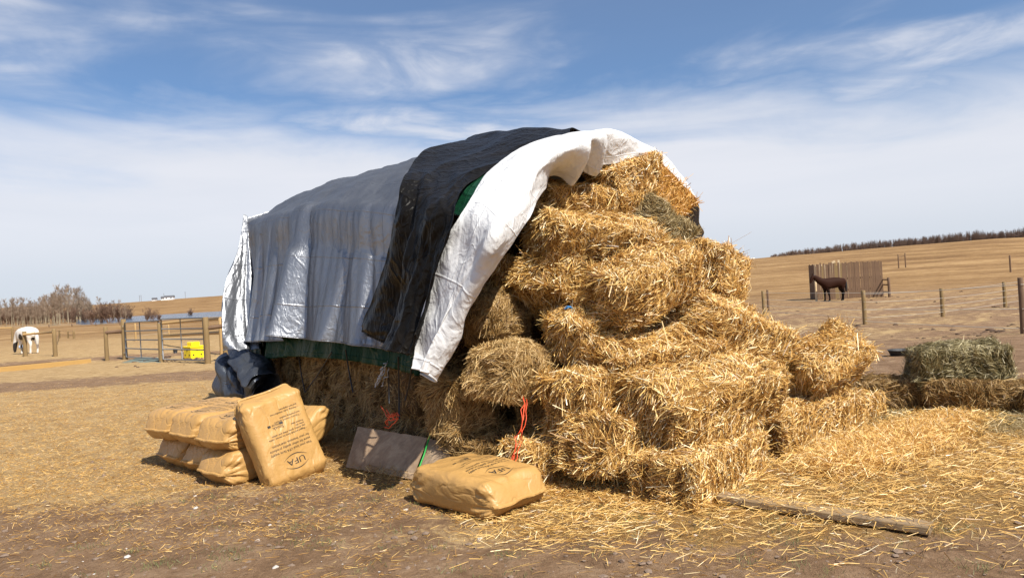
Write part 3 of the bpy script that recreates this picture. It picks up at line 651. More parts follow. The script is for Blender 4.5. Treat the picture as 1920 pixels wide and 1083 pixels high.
sheet('ground_fold', cr2, 80, 80, M['silver_under'], lambda r, c, P: .06 * fold(c, .3 + .2 * r, .08) - .05 * fold(c, .62 - .2 * r, .07) + .04 * np.sin(r * 11 - c * 3), silver, hem=M['silver'])
roll_sheet('rolled_edge', [(at(448, 678, 10.9), .16, .10), (at(464, 692, 10.6), .20, .15), (at(480, 710, 10.25), .24, .19), (at(493, 725, 10.0), .26, .20)], M['silver_under'], silver, open_=.80, start=.1)

# green tarp beneath: a hem showing below the silver one
gts = np.array([.42, .8, 1.4, 2.2, 3.0, 4.0, 5.0, 6.0, 6.9])
gh = [PW(*p, -.05) for p in ((500, 672), (560, 667), (640, 673), (700, 690), (790, 718))]
gt_ = [((p - L0).dot(AX)) for p in gh]; gz_ = [p.z for p in gh]; od = np.argsort(gt_); gz_i = np.interp(gts, np.array(gt_)[od], np.array(gz_)[od])
gwo = np.interp(gts, [0, 1.2, 2.4], [.22, .18, 0.0])
net = [[TW(t_, 1.5, 2.6) for t_ in gts], [TW(t_, .3, 2.42) for t_ in gts], [TW(t_, .10 + gw_, 2.1) for t_, gw_ in zip(gts, gwo)], [TW(t_, -.0 + gw_, 1.45) for t_, gw_ in zip(gts, gwo)], [TW(t_, -.10 + gw_, g_) for t_, g_, gw_ in zip(gts, gz_i, gwo)]]
green, _ = sheet('green_tarp', net, 60, 240, M['green'], lambda r, c, P: sstep(.3, 1, r) * (.03 * np.sin(c * 60 + 2 * np.sin(c * 17)) + .02 * np.sin(c * 113)), label='dark green tarp underneath, its hem showing below the silver tarp', cat='tarp')
gs = [[PW(890, 312, .62), PW(950, 316, .6)], [PW(868, 326, .46), PW(935, 335, .44)], [PW(850, 355, .22), PW(905, 368, .2)], [PW(838, 400, .06), PW(890, 410, .04)]]
sheet('green_fold', gs, 30, 16, M['green'], None, green)

# black tarp across the roof
bk = [[TW(1.6, 2.7, 2.9), TW(1.1, 2.7, 2.85), TW(.6, 2.7, 2.85), TW(.1, 2.7, 2.85)],
      [PW(905, 262, 1.9), PW(950, 252, 1.9), PW(1015, 243, 1.9), PW(1085, 245, 1.9)],
      [PW(868, 263, 1.5), PW(915, 258, 1.5), PW(975, 246, 1.5), PW(1060, 252, 1.5)],
      [PW(815, 276, .9), PW(862, 285, .9), PW(925, 290, .9), PW(985, 296, .9)],
      [PW(782, 295, .45), PW(820, 315, .42), PW(862, 324, .40), PW(896, 328, .4)],
      [PW(764, 325, .10), PW(797, 350, .06), PW(832, 362, .04), PW(858, 372, .06)],
      [PW(752, 375, -.12), PW(782, 395, -.12), PW(820, 405, -.12), PW(852, 410, -.09)],
      [PW(735, 450, -.16), PW(768, 470, -.20), PW(800, 480, -.17), PW(832, 482, -.14)],
      [PW(714, 530, -.18), PW(752, 555, -.24), PW(782, 560, -.24), PW(812, 560, -.20)],
      [PW(692, 600, -.22), PW(738, 618, -.30), PW(765, 625, -.32), PW(792, 628, -.28)],
      [PW(688, 622, -.24), PW(726, 655, -.34), PW(752, 660, -.38), PW(776, 664, -.34)]]
def dblk(r, c, P):
    dn = sstep(.35, 1, r)
    return dn * (.05 * np.sin(c * 13 + 1.5 * r) + .10 * fold(c, .34 - .05 * r, .05) - .09 * fold(c, .24, .05) + .012 * np.sin(c * 45 + 4 * r)) + .03 * (ridg(c * 7 + r * 9) - .3) * sstep(.1, .3, r) * (1 - sstep(.4, .6, r)) + .018 * wob(c * 9, r * 22, 1.3) + .03 * wob(c * 4, r * 9, 1.1, 2)
sheet('black_tarp', bk, 190, 120, M['black'], dblk, out=TW(1.2, 1.6, .8), hem=M['black'], label='black tarp draped over the stack between the silver and the white tarps', cat='tarp')

# white tarp over the open end
wh = [[PW(1296, 480, 3.75), PW(1300, 476, 3.7), PW(1308, 468, 3.6), PW(1318, 442, 3.4)],
      [TW(.9, 3.35, 2.45), PW(1292, 372, 3.4), PW(1300, 372, 3.3), PW(1312, 394, 3.2)],
      [TW(.9, 3.0, 2.8), PW(1252, 310, 3.0), PW(1266, 318, 2.95), PW(1275, 340, 2.9)],
      [TW(.8, 2.5, 2.95), PW(1196, 270, 2.5), PW(1215, 280, 2.5), PW(1225, 291, 2.5)],
      [TW(.5, 2.0, 3.05), PW(1130, 246, 2.0), PW(1160, 250, 2.0), PW(1150, 308, 2.0)],
      [PW(1050, 256, 1.5), PW(1088, 248, 1.5), PW(1112, 262, 1.45), PW(1085, 322, 1.5)],
      [PW(975, 275, .95), PW(1020, 272, 1.0), PW(1045, 295, 1.0), PW(1030, 336, 1.2)],
      [PW(919, 322, .45), PW(957, 318, .5), PW(985, 350, .5), PW(1008, 380, .7)],
      [PW(876, 387, .05), PW(905, 398, .05), PW(935, 430, .05), PW(960, 455, .25)],
      [PW(832, 470, -.10), PW(865, 490, -.10), PW(893, 510, -.05), PW(918, 525, .10)],
      [PW(806, 560, -.18), PW(835, 570, -.20), PW(858, 585, -.12), PW(880, 596, .06)],
      [PW(785, 630, -.26), PW(808, 635, -.30), PW(828, 645, -.20), PW(852, 655, .04)],
      [PW(776, 690, -.34), PW(790, 695, -.38), PW(797, 700, -.30), PW(803, 714, -.12)]]
def dwht(r, c, P):
    d = .018 * wob(c * 7, r * 20, 1.2, .8) + .006 * wob(c * 16, r * 50, 1.1, 1.9)
    d += sstep(.55, 1, r) * (.06 * np.sin(c * 8 + 3 * r) + .05 * fold(c, .72, .1) - .05 * fold(c, .5, .08))
    d += sstep(.45, .95, c) * (.12 * fold(r, .395, .014) + .13 * fold(r, .44, .016) - .07 * fold(r, .417, .012) - .05 * fold(r, .36, .02))
    d += sstep(.7, 1, c) * .022 * np.sin(r * 47 + 3 * np.sin(r * 13))
    return d
sheet('white_tarp', wh, 260, 90, M['white'], dwht, out=TW(.8, 1.7, .8), hem=M['white'], label='white tarp arched over the open end of the stack, its corner drooping at the left', cat='tarp')

# black tie-down cords below the hems
for a_, b_, lb in (((622, 660), (572, 735), 'black tie-down cord slanting left under the silver hem'), ((560, 668), (572, 735), 'short black tie-down cord leftmost under the green hem'),
               ((648, 655), (662, 735), 'black tie-down cord under the middle of the silver hem'), ((728, 690), (730, 755), 'black tie-down cord left of the black tarp hem centre'),
               ((747, 668), (749, 785), 'longest black tie-down cord, straight below the black tarp hem'), ((772, 690), (760, 750), 'black tie-down cord below the corner of the white tarp')):
    p, q = PW(*a_, -.16), PW(*b_, -.14); md = (p + q) / 2 + Vector((0, -.01, -.02))
    tube('tie_down_cord', [p, md, q], .008, M['cord'], 6, label=lb, cat='cord', group='black tie-down cords under the tarps')
def stringy(name, pts, rad, mt, lb, strands=3, spread=.012, cat='twine'):
    root = empty(name, pts[0], 0, lb, cat)
    for s_ in range(strands):
        q = crm(np.array([tuple(p - pts[0]) for p in pts]), 14) + rng.normal(size=(14, 3)) * spread * .6 + rng.normal(size=3) * spread
        tube('strand', q, rad, mt, 5, root)
stringy('red_twine', [at(984, 745, 5.62), at(982, 785, 5.5), at(972, 825, 5.45), at(960, 862, 5.4), at(940, 868, 5.38)], .0035, M['red_twine'], 'red plastic twine hanging from the olive brown hay bale', 4)
stringy('red_twine', [PW(722, 770, -.25), PW(730, 785, -.28), PW(742, 782, -.28), PW(722, 800, -.28)], .004, M['red_twine'], 'tangle of red twine just above the leaning boards', 3, .02)
stringy('blue_twine', [at(1060, 578, 5.72), at(1068, 574, 5.7), at(1073, 577, 5.72)], .0035, M['blue_twine'], 'bright blue twine knot on the ragged straw bale', 3, .006)
stringy('pale_twine', [PW(722, 688, -.22), PW(716, 705, -.22), PW(708, 722, -.22)], .005, M['pale_twine'], 'frayed pale blue twine end below the green hem', 5, .015)

# ---------------------------------------------------------------- leaning boards
def quadboard(name, c4, th, mt, parent=None, **kw):
    c4 = [Vector(c) for c in c4]; n = (c4[1] - c4[0]).cross(c4[3] - c4[0]).normalized()
    if n.y > 0: n = -n
    nx_, ny_ = 14, 8; V = []
    for side in (0, 1):
        for i in range(ny_ + 1):
            for j in range(nx_ + 1):
                u_, v_ = j / nx_, i / ny_; p = (c4[0] * (1 - u_) + c4[1] * u_) * (1 - v_) + (c4[3] * (1 - u_) + c4[2] * u_) * v_
                e = .004 * math.sin(u_ * 37 + v_ * 3) * (v_ in (0, 1)); V.append(tuple(p - n * th * side + n * (.02 * math.sin(u_ * 3) * math.sin(v_ * 2.6)) + Vector((0, 0, e))))
    f1 = grid_faces(ny_ + 1, nx_ + 1); k = (ny_ + 1) * (nx_ + 1); fs = [tuple(f) for f in f1] + [tuple(f[::-1] + k) for f in f1]
    rim = [j for j in range(nx_ + 1)] + [(i * (nx_ + 1) + nx_) for i in range(1, ny_ + 1)] + [ny_ * (nx_ + 1) + j for j in range(nx_ - 1, -1, -1)] + [i * (nx_ + 1) for i in range(ny_ - 1, 0, -1)]
    fs += [(rim[i], rim[(i + 1) % len(rim)], rim[(i + 1) % len(rim)] + k, rim[i] + k) for i in range(len(rim))]
    me = bpy.data.meshes.new(name); me.from_pydata(V, [], fs); me.update(); me.materials.append(mt); return ob(name, me, parent, **kw)
def atz(px, py, z):
    u, v = uv(px, py); Yd = (z - H) * F / v; return Vector((u * Yd / F, Yd, z))
quadboard('leaning_board', [atz(671, 799, .34), atz(801, 820, .32), atz(771, 898, .015), atz(648, 875, .015)], .016, M['ply'], label='large weathered plywood sheet leaning on the foot of the hay wall', cat='board')
quadboard('leaning_board', [atz(805, 821, .315), atz(860, 838, .27), atz(846, 905, .02), atz(777, 899, .012)], .016, M['ply'], label='smaller shaded plywood sheet right of the green strap', cat='board')
tube('green_strap', [atz(806, 815, .35), atz(795, 852, .20), atz(783, 884, .08), atz(776, 901, .012)], .008, M['green_strap'], 5, label='thin green strap running down between the two plywood sheets', cat='strap')

# ---------------------------------------------------------------- feed bags
def bag_mesh(dims, seed, puff=1.0, res=44, ridge=.62, sag=0.0):
    g = np.random.default_rng(seed); h = np.array(dims) / 2; r = dims[2] * .23
    K = g.normal(size=(8, 3)) * np.array([6, 6, 6, 11, 11, 20, 20, 20])[:, None]; ph = g.uniform(0, 6.28, 8); am = np.array([1, 1, 1, .6, .6, .22, .22, .22]) * .0065
    V = []; Fa = []; off = 0; k = np.linspace(-1, 1, res); k = np.sign(k) * np.abs(k) ** .8
    for ax in range(3):
        for sg in (-1., 1.):
            a, b_ = np.meshgrid(k, k, indexing='ij'); C = BaleShape.cube(ax, sg, a.ravel(), b_.ravel()); q = C * h
            rr = np.array([r * .75, r, r]); core = np.clip(q, -(h - rr), h - rr); d = (q - core) / rr; n = np.linalg.norm(d, axis=1, keepdims=True); nd = d / np.maximum(n, 1e-6)
            p = core + nd * rr; xn, yn, zn = (p / h).T
            p[:, 2] += np.where(p[:, 2] > 0, 1, -.15) * .020 * puff * np.clip(1 - xn ** 2, 0, 1) * np.clip(1 - .8 * yn ** 2, 0, 1)
            p[:, 1] += yn * .018 * (1 - zn ** 2) * np.clip(1 - xn ** 4, 0, 1)
            # folded block-bottom ends: a sharp horizontal ridge, lower half tucked under
            e = sstep(.78, 1.0, np.abs(xn)); z0 = -.18; rd = np.clip(1 - np.abs(zn - z0) / np.where(zn > z0, 1.25, .85), 0, 1)
            p[:, 0] += np.sign(xn) * e * (ridge * .14 * rd - .02)
            # pinched corners and gusset pleats running in from them
            cr = sstep(.6, 1, np.abs(xn)) * sstep(.55, 1, np.abs(yn)); p[:, 1] -= np.sign(yn) * cr * .018 * np.cos(zn * 2.5)
            pl = sstep(.35, 1, np.abs(xn)); p += nd * (pl * .0035 * np.sin(yn * 9 + 3 * zn + 2 * np.sin(yn * 4 + ph[3]) + ph[0]) * np.abs(nd[:, 2]) + pl * .006 * np.sin(zn * 11 + 6 * xn + ph[1]) * np.abs(nd[:, 1]))[:, None]
            p += nd * ((np.sin(p @ K.T + ph) * am).sum(1))[:, None]
            # radiating wrinkles from end corners over the side
            da = np.arctan2(zn - z0, (1 - np.abs(xn)) * 3 + .05); rad_ = np.hypot(zn - z0, (1 - np.abs(xn)) * 3)
            p[:, 1] += np.sign(yn) * np.abs(nd[:, 1]) * .011 * np.sin(da * 13 + ph[2]) * np.exp(-(rad_ / 1.1) ** 2) * sstep(.05, .4, rad_)
            p[:, 2] += sag * xn ** 2; V.append(p); fc = grid_faces(res, res); Fa.append((fc[:, ::-1] if sg > 0 else fc) + off); off += res * res
    V = np.concatenate(V); Fa = np.concatenate(Fa)
    # weld the cube seams
    key = np.round(V * 4000).astype(np.int64); _, idx, inv = np.unique(key, axis=0, return_index=True, return_inverse=True); inv = inv.ravel()
    V = V[idx]; Fa = inv[Fa]; ok = np.array([len(set(f)) == 4 for f in Fa]); return V, Fa[ok]
LINES = [("Visit your local UFA farm supply", .032), ("store for other quality products", .032), ("for your livestock operations:", .032), ("", .02),
         ("\u2022 Bagged and bulk feeds for horses, cattle,", .023), ("pigs, poultry, goats, sheep and rabbits", .023), ("under the", .023), ("Proform label", .023), ("", .03),
         ("\u2022 Tractors, mowers, sprayers", .023), ("and grooming supplies", .023), ("", .02), ("\u2022 Fencing, tools, wheelbarrows", .023), ("and barn equipment", .023)]
FONT = None
def text_verts(body, size, x, y, align='LEFT', sx_=1.0):
    cu = bpy.data.curves.new('t', 'FONT'); cu.body = body; cu.size = size; cu.align_x = align; cu.resolution_u = 2
    o = bpy.data.objects.new('t', cu); COL.objects.link(o); dg = bpy.context.evaluated_depsgraph_get(); me = bpy.data.meshes.new_from_object(o.evaluated_get(dg))
    V = np.array([(v.co.x * sx_ + x, v.co.y + y) for v in me.vertices]).reshape(-1, 2); fs = [tuple(p.vertices) for p in me.polygons]
    bpy.data.objects.remove(o); bpy.data.meshes.remove(me); return V, fs
def print_on(bag, V, Fa, flip, dims):
    """the sack's print as thin inked shapes laid on its broad face; text runs across the width"""
    bvh = BVHTree.FromPolygons([tuple(v) for v in V], [tuple(f) for f in Fa])
    def add(v2, fs, nm='lettering'):
        TV = []
        for (a, b_) in v2:               # text frame: a across the bag (local y), b down its length (local x)
            lx, ly = (b_, -a) if not flip else (-b_, a)
            hit = bvh.ray_cast(Vector((lx, ly, 1)), Vector((0, 0, -1)))[0]; z = hit.z if hit else dims[2] / 2
            TV.append((lx, ly, z + .0025))
        me = bpy.data.meshes.new(nm); me.from_pydata(TV, [], [tuple(f) for f in fs]); me.update(); me.materials.append(M['ink']); ob(nm, me, bag)
    x0 = -dims[1] * .36; y = dims[0] * .31
    v, f = text_verts("UFA", .075, 0, y - .03, 'CENTER', 1.35); add(v, f)
    for sg in (-1, 1):    # the lens outline round the letters
        n = 16; v2 = []
        for k in range(n + 1):
            s = -1 + 2 * k / n; yy = y - .004 + sg * (.062 - .035 * s * s) ; v2 += [(s * .12, yy), (s * .12, yy + sg * .006 * (1 - s * s) + sg * .001)]
        add(v2, [(2 * k, 2 * k + 1, 2 * k + 3, 2 * k + 2) for k in range(n)], 'emblem_arc')
    y -= .125
    for s_, sz in LINES:
        if s_: v, f = text_verts(s_, sz, x0, y, 'LEFT', 1.0); add(v, f)
        y -= sz * 1.12
    ly_ = dims[0] * .31 - .125 - .032 * 1.12 * 3 - .02 * 1.12 - .023 * 1.12 * 4 - .01
    v, f = text_verts("Stock", .040, x0 + .20, ly_ + .018, 'LEFT', 1.2); add(v, f)
    v, f = text_verts("FEEDS", .022, x0 + .235, ly_ - .008, 'LEFT', 1.2); add(v, f)
    for xa, xb in ((.195, .232), (.320, .350)): add([(x0 + xa, ly_ - .010), (x0 + xb, ly_ - .010), (x0 + xb, ly_ + .010), (x0 + xa, ly_ + .010)], [(0, 1, 2, 3)], 'logo_bar')
def make_bag(loc, rot, label, seed, dims=(.82, .52, .295), group='tan feed bags', printed=True, flip=False, mw=None, **kw):
    V, Fa = bag_mesh(dims, seed, **kw); root = empty('feed_bag', loc, 0, label, 'feed bag', group)
    if mw is not None: root.matrix_world = mw
    else: root.rotation_euler = [R(a) for a in rot]
    ob('sack', mesh_np('sack', V, Fa, M['sack']), root)
    # stitched flap along each folded end
    h = [d / 2 for d in dims]; bv = BVHTree.FromPolygons([tuple(v) for v in V], [tuple(f) for f in Fa])
    for sg in (-1, 1):
        S1 = []; n = 26; z0 = -.18 * h[2]
        for k in range(n + 1):
            yy = (-1 + 2 * k / n) * h[1] * .93; hit = bv.ray_cast(Vector((sg * 1.0, yy, z0)), Vector((-sg, 0, 0)))[0]; x = hit.x if hit else sg * h[0]
            dr = .003 * math.sin(k * .55 + seed) + .0012 * math.sin(k * 3.1)
            S1 += [(x - sg * .004, yy, z0 + .014 + dr), (x + sg * .012, yy, z0 + .006 + dr), (x + sg * .014, yy, z0 - .004 + dr), (x - sg * .006, yy, z0 - .012 + dr)]
        fs = [(4 * k + q, 4 * k + q + 1, 4 * k + 5 + q, 4 * k + 4 + q) for k in range(n) for q in range(3)] + [(0, 1, 2, 3), (4 * n + 3, 4 * n + 2, 4 * n + 1, 4 * n)]
        me = bpy.data.meshes.new('end_seam'); me.from_pydata(S1, [], fs); me.update(); me.materials.append(M['sack']); ob('end_seam', me, root)
    if printed: print_on(root, V, Fa, flip, dims)
    return root
dF = Vector((.8, -.6, 0)); dB = Vector((.6, .8, 0)); c0 = Vector((-3.71, 7.17, 0))
yawB = math.degrees(math.atan2(.8, .6))
for k, (lab, fw) in enumerate((('bottom layer bag at the left end of the feed bag stack', 0), ('bottom layer bag in the middle of the feed bag stack', .03), ('bottom layer bag at right, pushed forward with sunlit end flap', .16))):
    c = c0 + dF * (.24 + .545 * k) + dB * (.41 - fw); make_bag(c + Vector((0, 0, .145)), (0, 0, yawB + (-2, 1, -4)[k]), 'tan feed bag, ' + lab, 21 + k, printed=False)
for k, lab in enumerate(('top layer bag at the left end of the feed bag stack', 'top layer bag in the middle of the feed bag stack', 'top layer bag at the right, partly shaded by the standing bag')):
    c = c0 + dF * (.14 + .56 * k) + dB * (.34 - .03 * k); make_bag(c + Vector((0, 0, .435)), (0, -2, yawB + (3, 0, 2)[k]), 'tan feed bag, ' + lab, 31 + k, printed=True, flip=True)
# standing bag leaning back on the stack, head down
bw = Vector((.66, .75, 0)).normalized(); n0 = Vector((.75, -.66, 0)).normalized()
up = (Vector((0, 0, 1)) - n0 * .30 - bw * .12 + Vector((-.06, 0, 0))).normalized(); fn = (n0 - up * n0.dot(up)).normalized(); wd = fn.cross(up)
mwS = Matrix(((up.x, wd.x, fn.x, 0), (up.y, wd.y, fn.y, 0), (up.z, wd.z, fn.z, 0), (0, 0, 0, 1)))
base = Vector((-2.05, 6.28, 0)); mwS.translation = base + up * .385 + Vector((0, 0, .0))
make_bag(None or (0, 0, 0), None, 'tan feed bag standing on end with its print upside down', 41, mw=mwS, printed=True, flip=True, dims=(.77, .57, .24))
make_bag(at(542, 822, 7.2), (0, -30, 60), 'tan feed bag mostly hidden behind the standing bag', 43, printed=False)
lx = Vector((.72, -.69, 0)).normalized()
make_bag(Vector((-.35, 5.28, .135)), (0, 1, math.degrees(math.atan2(lx.y, lx.x))), 'single tan feed bag lying flat on the ground in front of the pile', 51, dims=(.82, .60, .27), puff=1.3, flip=False)

# ---------------------------------------------------------------- timber on the ground
def board_between(name, p, q, wd_, th, mt, lb, cat='plank', nx=10, lift=.0, tilt=0):
    p, q = Vector(p), Vector(q); d = q - p; me = boxmesh(name, d.length, wd_, th, mt, .004, .0022, True, nx)
    o = ob(name, me, label=lb, cat=cat); md = (p + q) / 2; o.location = md + Vector((0, 0, lift)); o.rotation_euler = (tilt, -math.asin(d.z / d.length), math.atan2(d.y, d.x)); return o
board_between('plank', G(1352, 941) + Vector((0, 0, .02)), G(1747, 1000) + Vector((0, 0, .012)), .145, .045, M['plank'], 'long brown plank lying on the straw at lower right')
board_between('timber_block', G(1004, 916), G(1040, 920), .09, .035, M['oldwood'], 'short grey offcut of wood just right of the single feed bag', 'wood block', 3)
board_between('long_beam', G(-60, 703), G(170, 681), .2, .19, M['beam'], 'long yellowish squared beam on the ground at far left', 'beam', 12)
board_between('old_rail', G(-40, 693), G(96, 680), .08, .07, M['oldwood'], 'thin grey rail lying behind the long beam', 'rail', 6)

# ---------------------------------------------------------------- fences
def post_me(h, r, mt=None, seg=10):
    V = []; Fa = []; zz = [-.25, 0, h * .33, h * .66, h - .012, h]; rs = [r * 1.04, r * 1.04, r, r * .98, r * .96, r * .84]
    for z, q in zip(zz, rs):
        for k in range(seg):
            th = 2 * math.pi * k / seg; e = 1 + .05 * math.sin(k * 2.3 + z * 3); V.append((math.cos(th) * q * e, math.sin(th) * q * e, z))
    n = len(zz); Fa = [tuple(f) for f in grid_faces(n, seg, True)] + [tuple(range((n - 1) * seg, n * seg))]
    me = bpy.data.meshes.new('post'); me.from_pydata(V, [], Fa); me.update(); me.materials.append(mt or M['post']); 
    for p in me.polygons: p.use_smooth = len(p.vertices) == 4
    return me
def post_px(px, pyb, pyt, r, root, mt=None):
    b_ = G(px, pyb); h = (pyb - pyt) * b_.y / F; o = ob('post', post_me(h, r, mt), root); o.location = b_ - root.location; return b_, h
def wire(root, pts, r=.007, mt=None, name='wire', sag=.02):
    q = []
    for i in range(len(pts) - 1):
        a, b_ = Vector(pts[i]), Vector(pts[i + 1])
        for k in range(5): f = k / 5; q.append(a.lerp(b_, f) - Vector((0, 0, sag * 4 * f * (1 - f))))
    q.append(Vector(pts[-1])); tube(name, [p - root.location for p in q], r, mt or M['tape'], 4, root)
# right paddock fence
rf = empty('wire_fence', G(1622, 608), 0, 'paddock fence at right with round wooden posts and four pale wires', 'fence')
fp = [post_px(1433, 592, 545, .075, rf), post_px(1622, 608, 544, .075, rf), post_px(1768, 595, 540, .07, rf), post_px(1885, 577, 528, .07, rf), post_px(1990, 560, 512, .07, rf)]
for fr in (.93, .66, .42, .2): wire(rf, [b_ + Vector((-.03, -.08, h * fr)) for b_, h in fp], .006)
cf = empty('corner_fence', G(1919, 622), 0, 'nearer corner fence at the right edge with a dark post and two pale wires', 'fence')
cb = post_px(1919, 626, 520, .06, cf, M['oldwood'])
cc = [fp[1], cb, post_px(2060, 612, 505, .08, cf, M['oldwood'])]
for fr in (.88, .45, .1): wire(cf, [b_ + Vector((-.03, -.1, h * fr)) for b_, h in cc], .0075)
bf = empty('back_fence', G(1690, 516), 0, 'distant fence posts behind the plank windbreak', 'fence')
bp = [post_px(1441, 583, 543, .06, bf, M['oldwood']), post_px(1686, 516, 490, .09, bf, M['oldwood']), post_px(1699, 515, 488, .09, bf, M['oldwood']), post_px(1895, 511, 479, .1, bf, M['oldwood'])]
tube('rail', [bp[1][0] + Vector((0, 0, bp[1][1] * .8)) - bf.location, bp[2][0] + Vector((0, 0, bp[2][1] * .8)) - bf.location], .06, M['oldwood'], 6, bf)
# left pole fences
lf = empty('pole_fence', G(105, 668), 0, 'pole fence at far left crossing in front of the white horse', 'fence')
l1, h1 = post_px(48, 668, 621, .095, lf); l2, h2 = post_px(104, 668, 616, .095, lf)
l0 = l1 + (l1 - l2) * 1.1; 
for a_, b2, fr in ((l1, l2, .88),): tube('rail', [a_ + Vector((0, -.06, h1 * fr)) - lf.location, b2 + Vector((0, -.06, h2 * fr)) - lf.location], .055, M['rail'], 8, lf)
l3 = G(112, 634)
fx = empty('cross_fence', G(139, 634), 0, 'far cross fence with thin posts and a wire behind the pole fence', 'fence')
q = [post_px(112, 634, 618, .07, fx), post_px(128, 634, 620, .07, fx), post_px(139, 635, 619, .08, fx)]
for fr in (.9, .5): wire(fx, [l2 + Vector((0, 0, h2 * fr))] + [b_ + Vector((0, 0, h * fr)) for b_, h in q], .012, M['oldwood'])
ff_ = empty('far_fence', G(180, 614), 0, 'low distant fence along the edge of the aspen grove', 'fence')
qs = [post_px(x_, 616 - .03 * (x_ - 0), 611 - .035 * x_, .07, ff_, M['oldwood']) for x_ in (-30, 10, 50, 92, 135, 180, 225)]
for fr in (.9, .5): wire(ff_, [b_ + Vector((0, 0, h * fr)) for b_, h in qs], .02, M['tape'])
fr_ = empty('far_rail_fence', G(6, 640), 0, 'peeled top rail behind the white horse at the left edge', 'fence')
w1 = post_px(-40, 646, 613, .09, fr_); w2 = post_px(24, 640, 611, .09, fr_)
tube('rail', [w1[0] + Vector((0, 0, w1[1] * .9)) - fr_.location, w2[0] + Vector((0, 0, w2[1] * .9)) - fr_.location], .07, M['rail'], 8, fr_)
# gateway
gw = empty('gate_posts', G(300, 678), 0, 'round gateposts and braces that carry the two pipe gates', 'gateposts')
g1, hh1 = post_px(201, 676, 612, .08, gw); g2, hh2 = post_px(235, 674, 598, .10, gw); g3, hh3 = post_px(303, 679, 605, .085, gw); g4, hh4 = post_px(390, 682, 594, .10, gw)
g5 = G(424, 678)
tube('brace_rail', [g1 + Vector((0, -.02, hh1 * .83)) - gw.location, g2 + Vector((0, -.02, hh2 * .70)) - gw.location], .075, M['oldwood'], 8, gw)
tube('brace_rail', [g4 + Vector((0, -.02, hh4 * .76)) - gw.location, g5 + Vector((0, 0, hh4 * .78)) - gw.location], .075, M['oldwood'], 8, gw)
o = ob('post', post_me(hh4 * .95, .09), gw); o.location = g5 - gw.location
def gate(a, b_, ha, lb, n=5):
    root = empty('pipe_gate', a, 0, lb, 'gate', 'galvanised pipe gates'); d = b_ - a
    def T(p, q_, r, nm): tube(nm, [p, q_], r, M['steel'], 8, root)
    T(Vector((0, 0, .12)), Vector((0, 0, ha)), .026, 'end_pipe'); T(d + Vector((0, 0, .12)), d + Vector((0, 0, ha)), .026, 'end_pipe')
    T(d * .47 + Vector((0, 0, .12)), d * .47 + Vector((0, 0, ha)), .020, 'brace_pipe')
    for k in range(n): z = .12 + (ha - .12) * (k / (n - 1)); T(Vector((0, 0, z)), d + Vector((0, 0, z)), .024, 'rail_pipe')
    for z in (.3, ha - .15): T(Vector((-.10, 0, z)), Vector((.0, 0, z)), .014, 'hinge')
gate(g2 + (g3 - g2).normalized() * .20, g3 - (g3 - g2).normalized() * .14, hh3 * 1.06, 'left galvanised pipe gate, the narrower one above the grey green mat')
gate(g3 + (g4 - g3).normalized() * .12, g4 - (g4 - g3).normalized() * .16, hh3 * 1.10, 'right galvanised pipe gate with the yellow box behind it')
pr = empty('peeled_rail_fence', G(416, 664), 0, 'fence of peeled rails behind the right gate', 'fence')
r1 = post_px(417, 664, 597, .09, pr, M['rail']); r2b = G(304, 645)
for (ya, yb) in ((606, 597), (630, 623)):
    za = r2b.z + (645 - ya) * r2b.y / F; zb = r1[0].z + (664 - yb) * r1[0].y / F
    tube('rail', [Vector((r2b.x, r2b.y, za)) - pr.location, Vector((r1[0].x, r1[0].y, zb)) - pr.location], .07, M['rail'], 8, pr)
o = ob('post', post_me((645 - 604) * r2b.y / F, .08, M['rail']), pr); o.location = r2b - pr.location
tf = empty('thin_post_fence', G(255, 639), 0, 'thin reddish posts with wires in the field beyond the gates', 'fence')
q = [post_px(255, 639, 606, .06, tf, M['rail']), post_px(317, 629, 608, .06, tf, M['rail'])]
for fr in (.9, .6, .3): wire(tf, [b_ + Vector((0, 0, h * fr)) for b_, h in q], .008, M['tape'])
# mat, box, bucket, pan, ball
a_ = G(236, 680); b2 = G(300, 673)
me = mesh_np('rubber_mat', [tuple(p + Vector((0, 0, .03))) for p in (G(228, 681), G(302, 681), G(296, 671), G(262, 670))] + [tuple(p + Vector((0, 0, -.01))) for p in (G(228, 681), G(302, 681), G(296, 671), G(262, 670))],
             [(0, 1, 2, 3), (0, 4, 5, 1), (1, 5, 6, 2), (2, 6, 7, 3), (3, 7, 4, 0)], M['greenmat'], False)
ob('rubber_mat', me, label='flat grey green rubber mat on the ground under the left gate', cat='mat')
yb = empty('yellow_feeder', G(364, 671), R(-38), 'bright yellow plastic box feeder with a raised lid behind the right gate', 'feeder')
o = ob('tub', boxmesh('tub', .52, .52, .42, M['yellow'], .03), yb); o = ob('lid', boxmesh('lid', .56, .56, .07, M['yellow'], .02), yb); o.location = (0, 0, .42)
o = ob('mineral_hood', boxmesh('mineral_hood', .34, .34, .15, M['yellow'], .03), yb); o.location = (-.05, .03, .49)
for (x_, z_) in ((-.15, .12), (.16, .12), (.0, .3)):
    o = ob('drain_plug', boxmesh('drain_plug', .05, .02, .05, M['darkrubber'], .005), yb); o.location = (x_, -.262, z_)
    o = ob('drain_plug', boxmesh('drain_plug', .02, .05, .05, M['darkrubber'], .005), yb); o.location = (.262, x_, z_)
fpn = empty('feed_pan', G(1694, 666), R(6), 'shallow black rubber feed pan on the dirt left of the grey green bale', 'feed pan')
V = []; sg_ = 28; prof = [(.30, 0), (.37, .12), (.385, .125), (.365, .115), (.29, .02)]
for (r_, z_) in prof:
    for k in range(sg_): V.append((r_ * math.cos(6.2832 * k / sg_), r_ * .8 * math.sin(6.2832 * k / sg_), z_))
fs = [tuple(f) for f in grid_faces(5, sg_, True)] + [tuple(range(4 * sg_, 5 * sg_))]
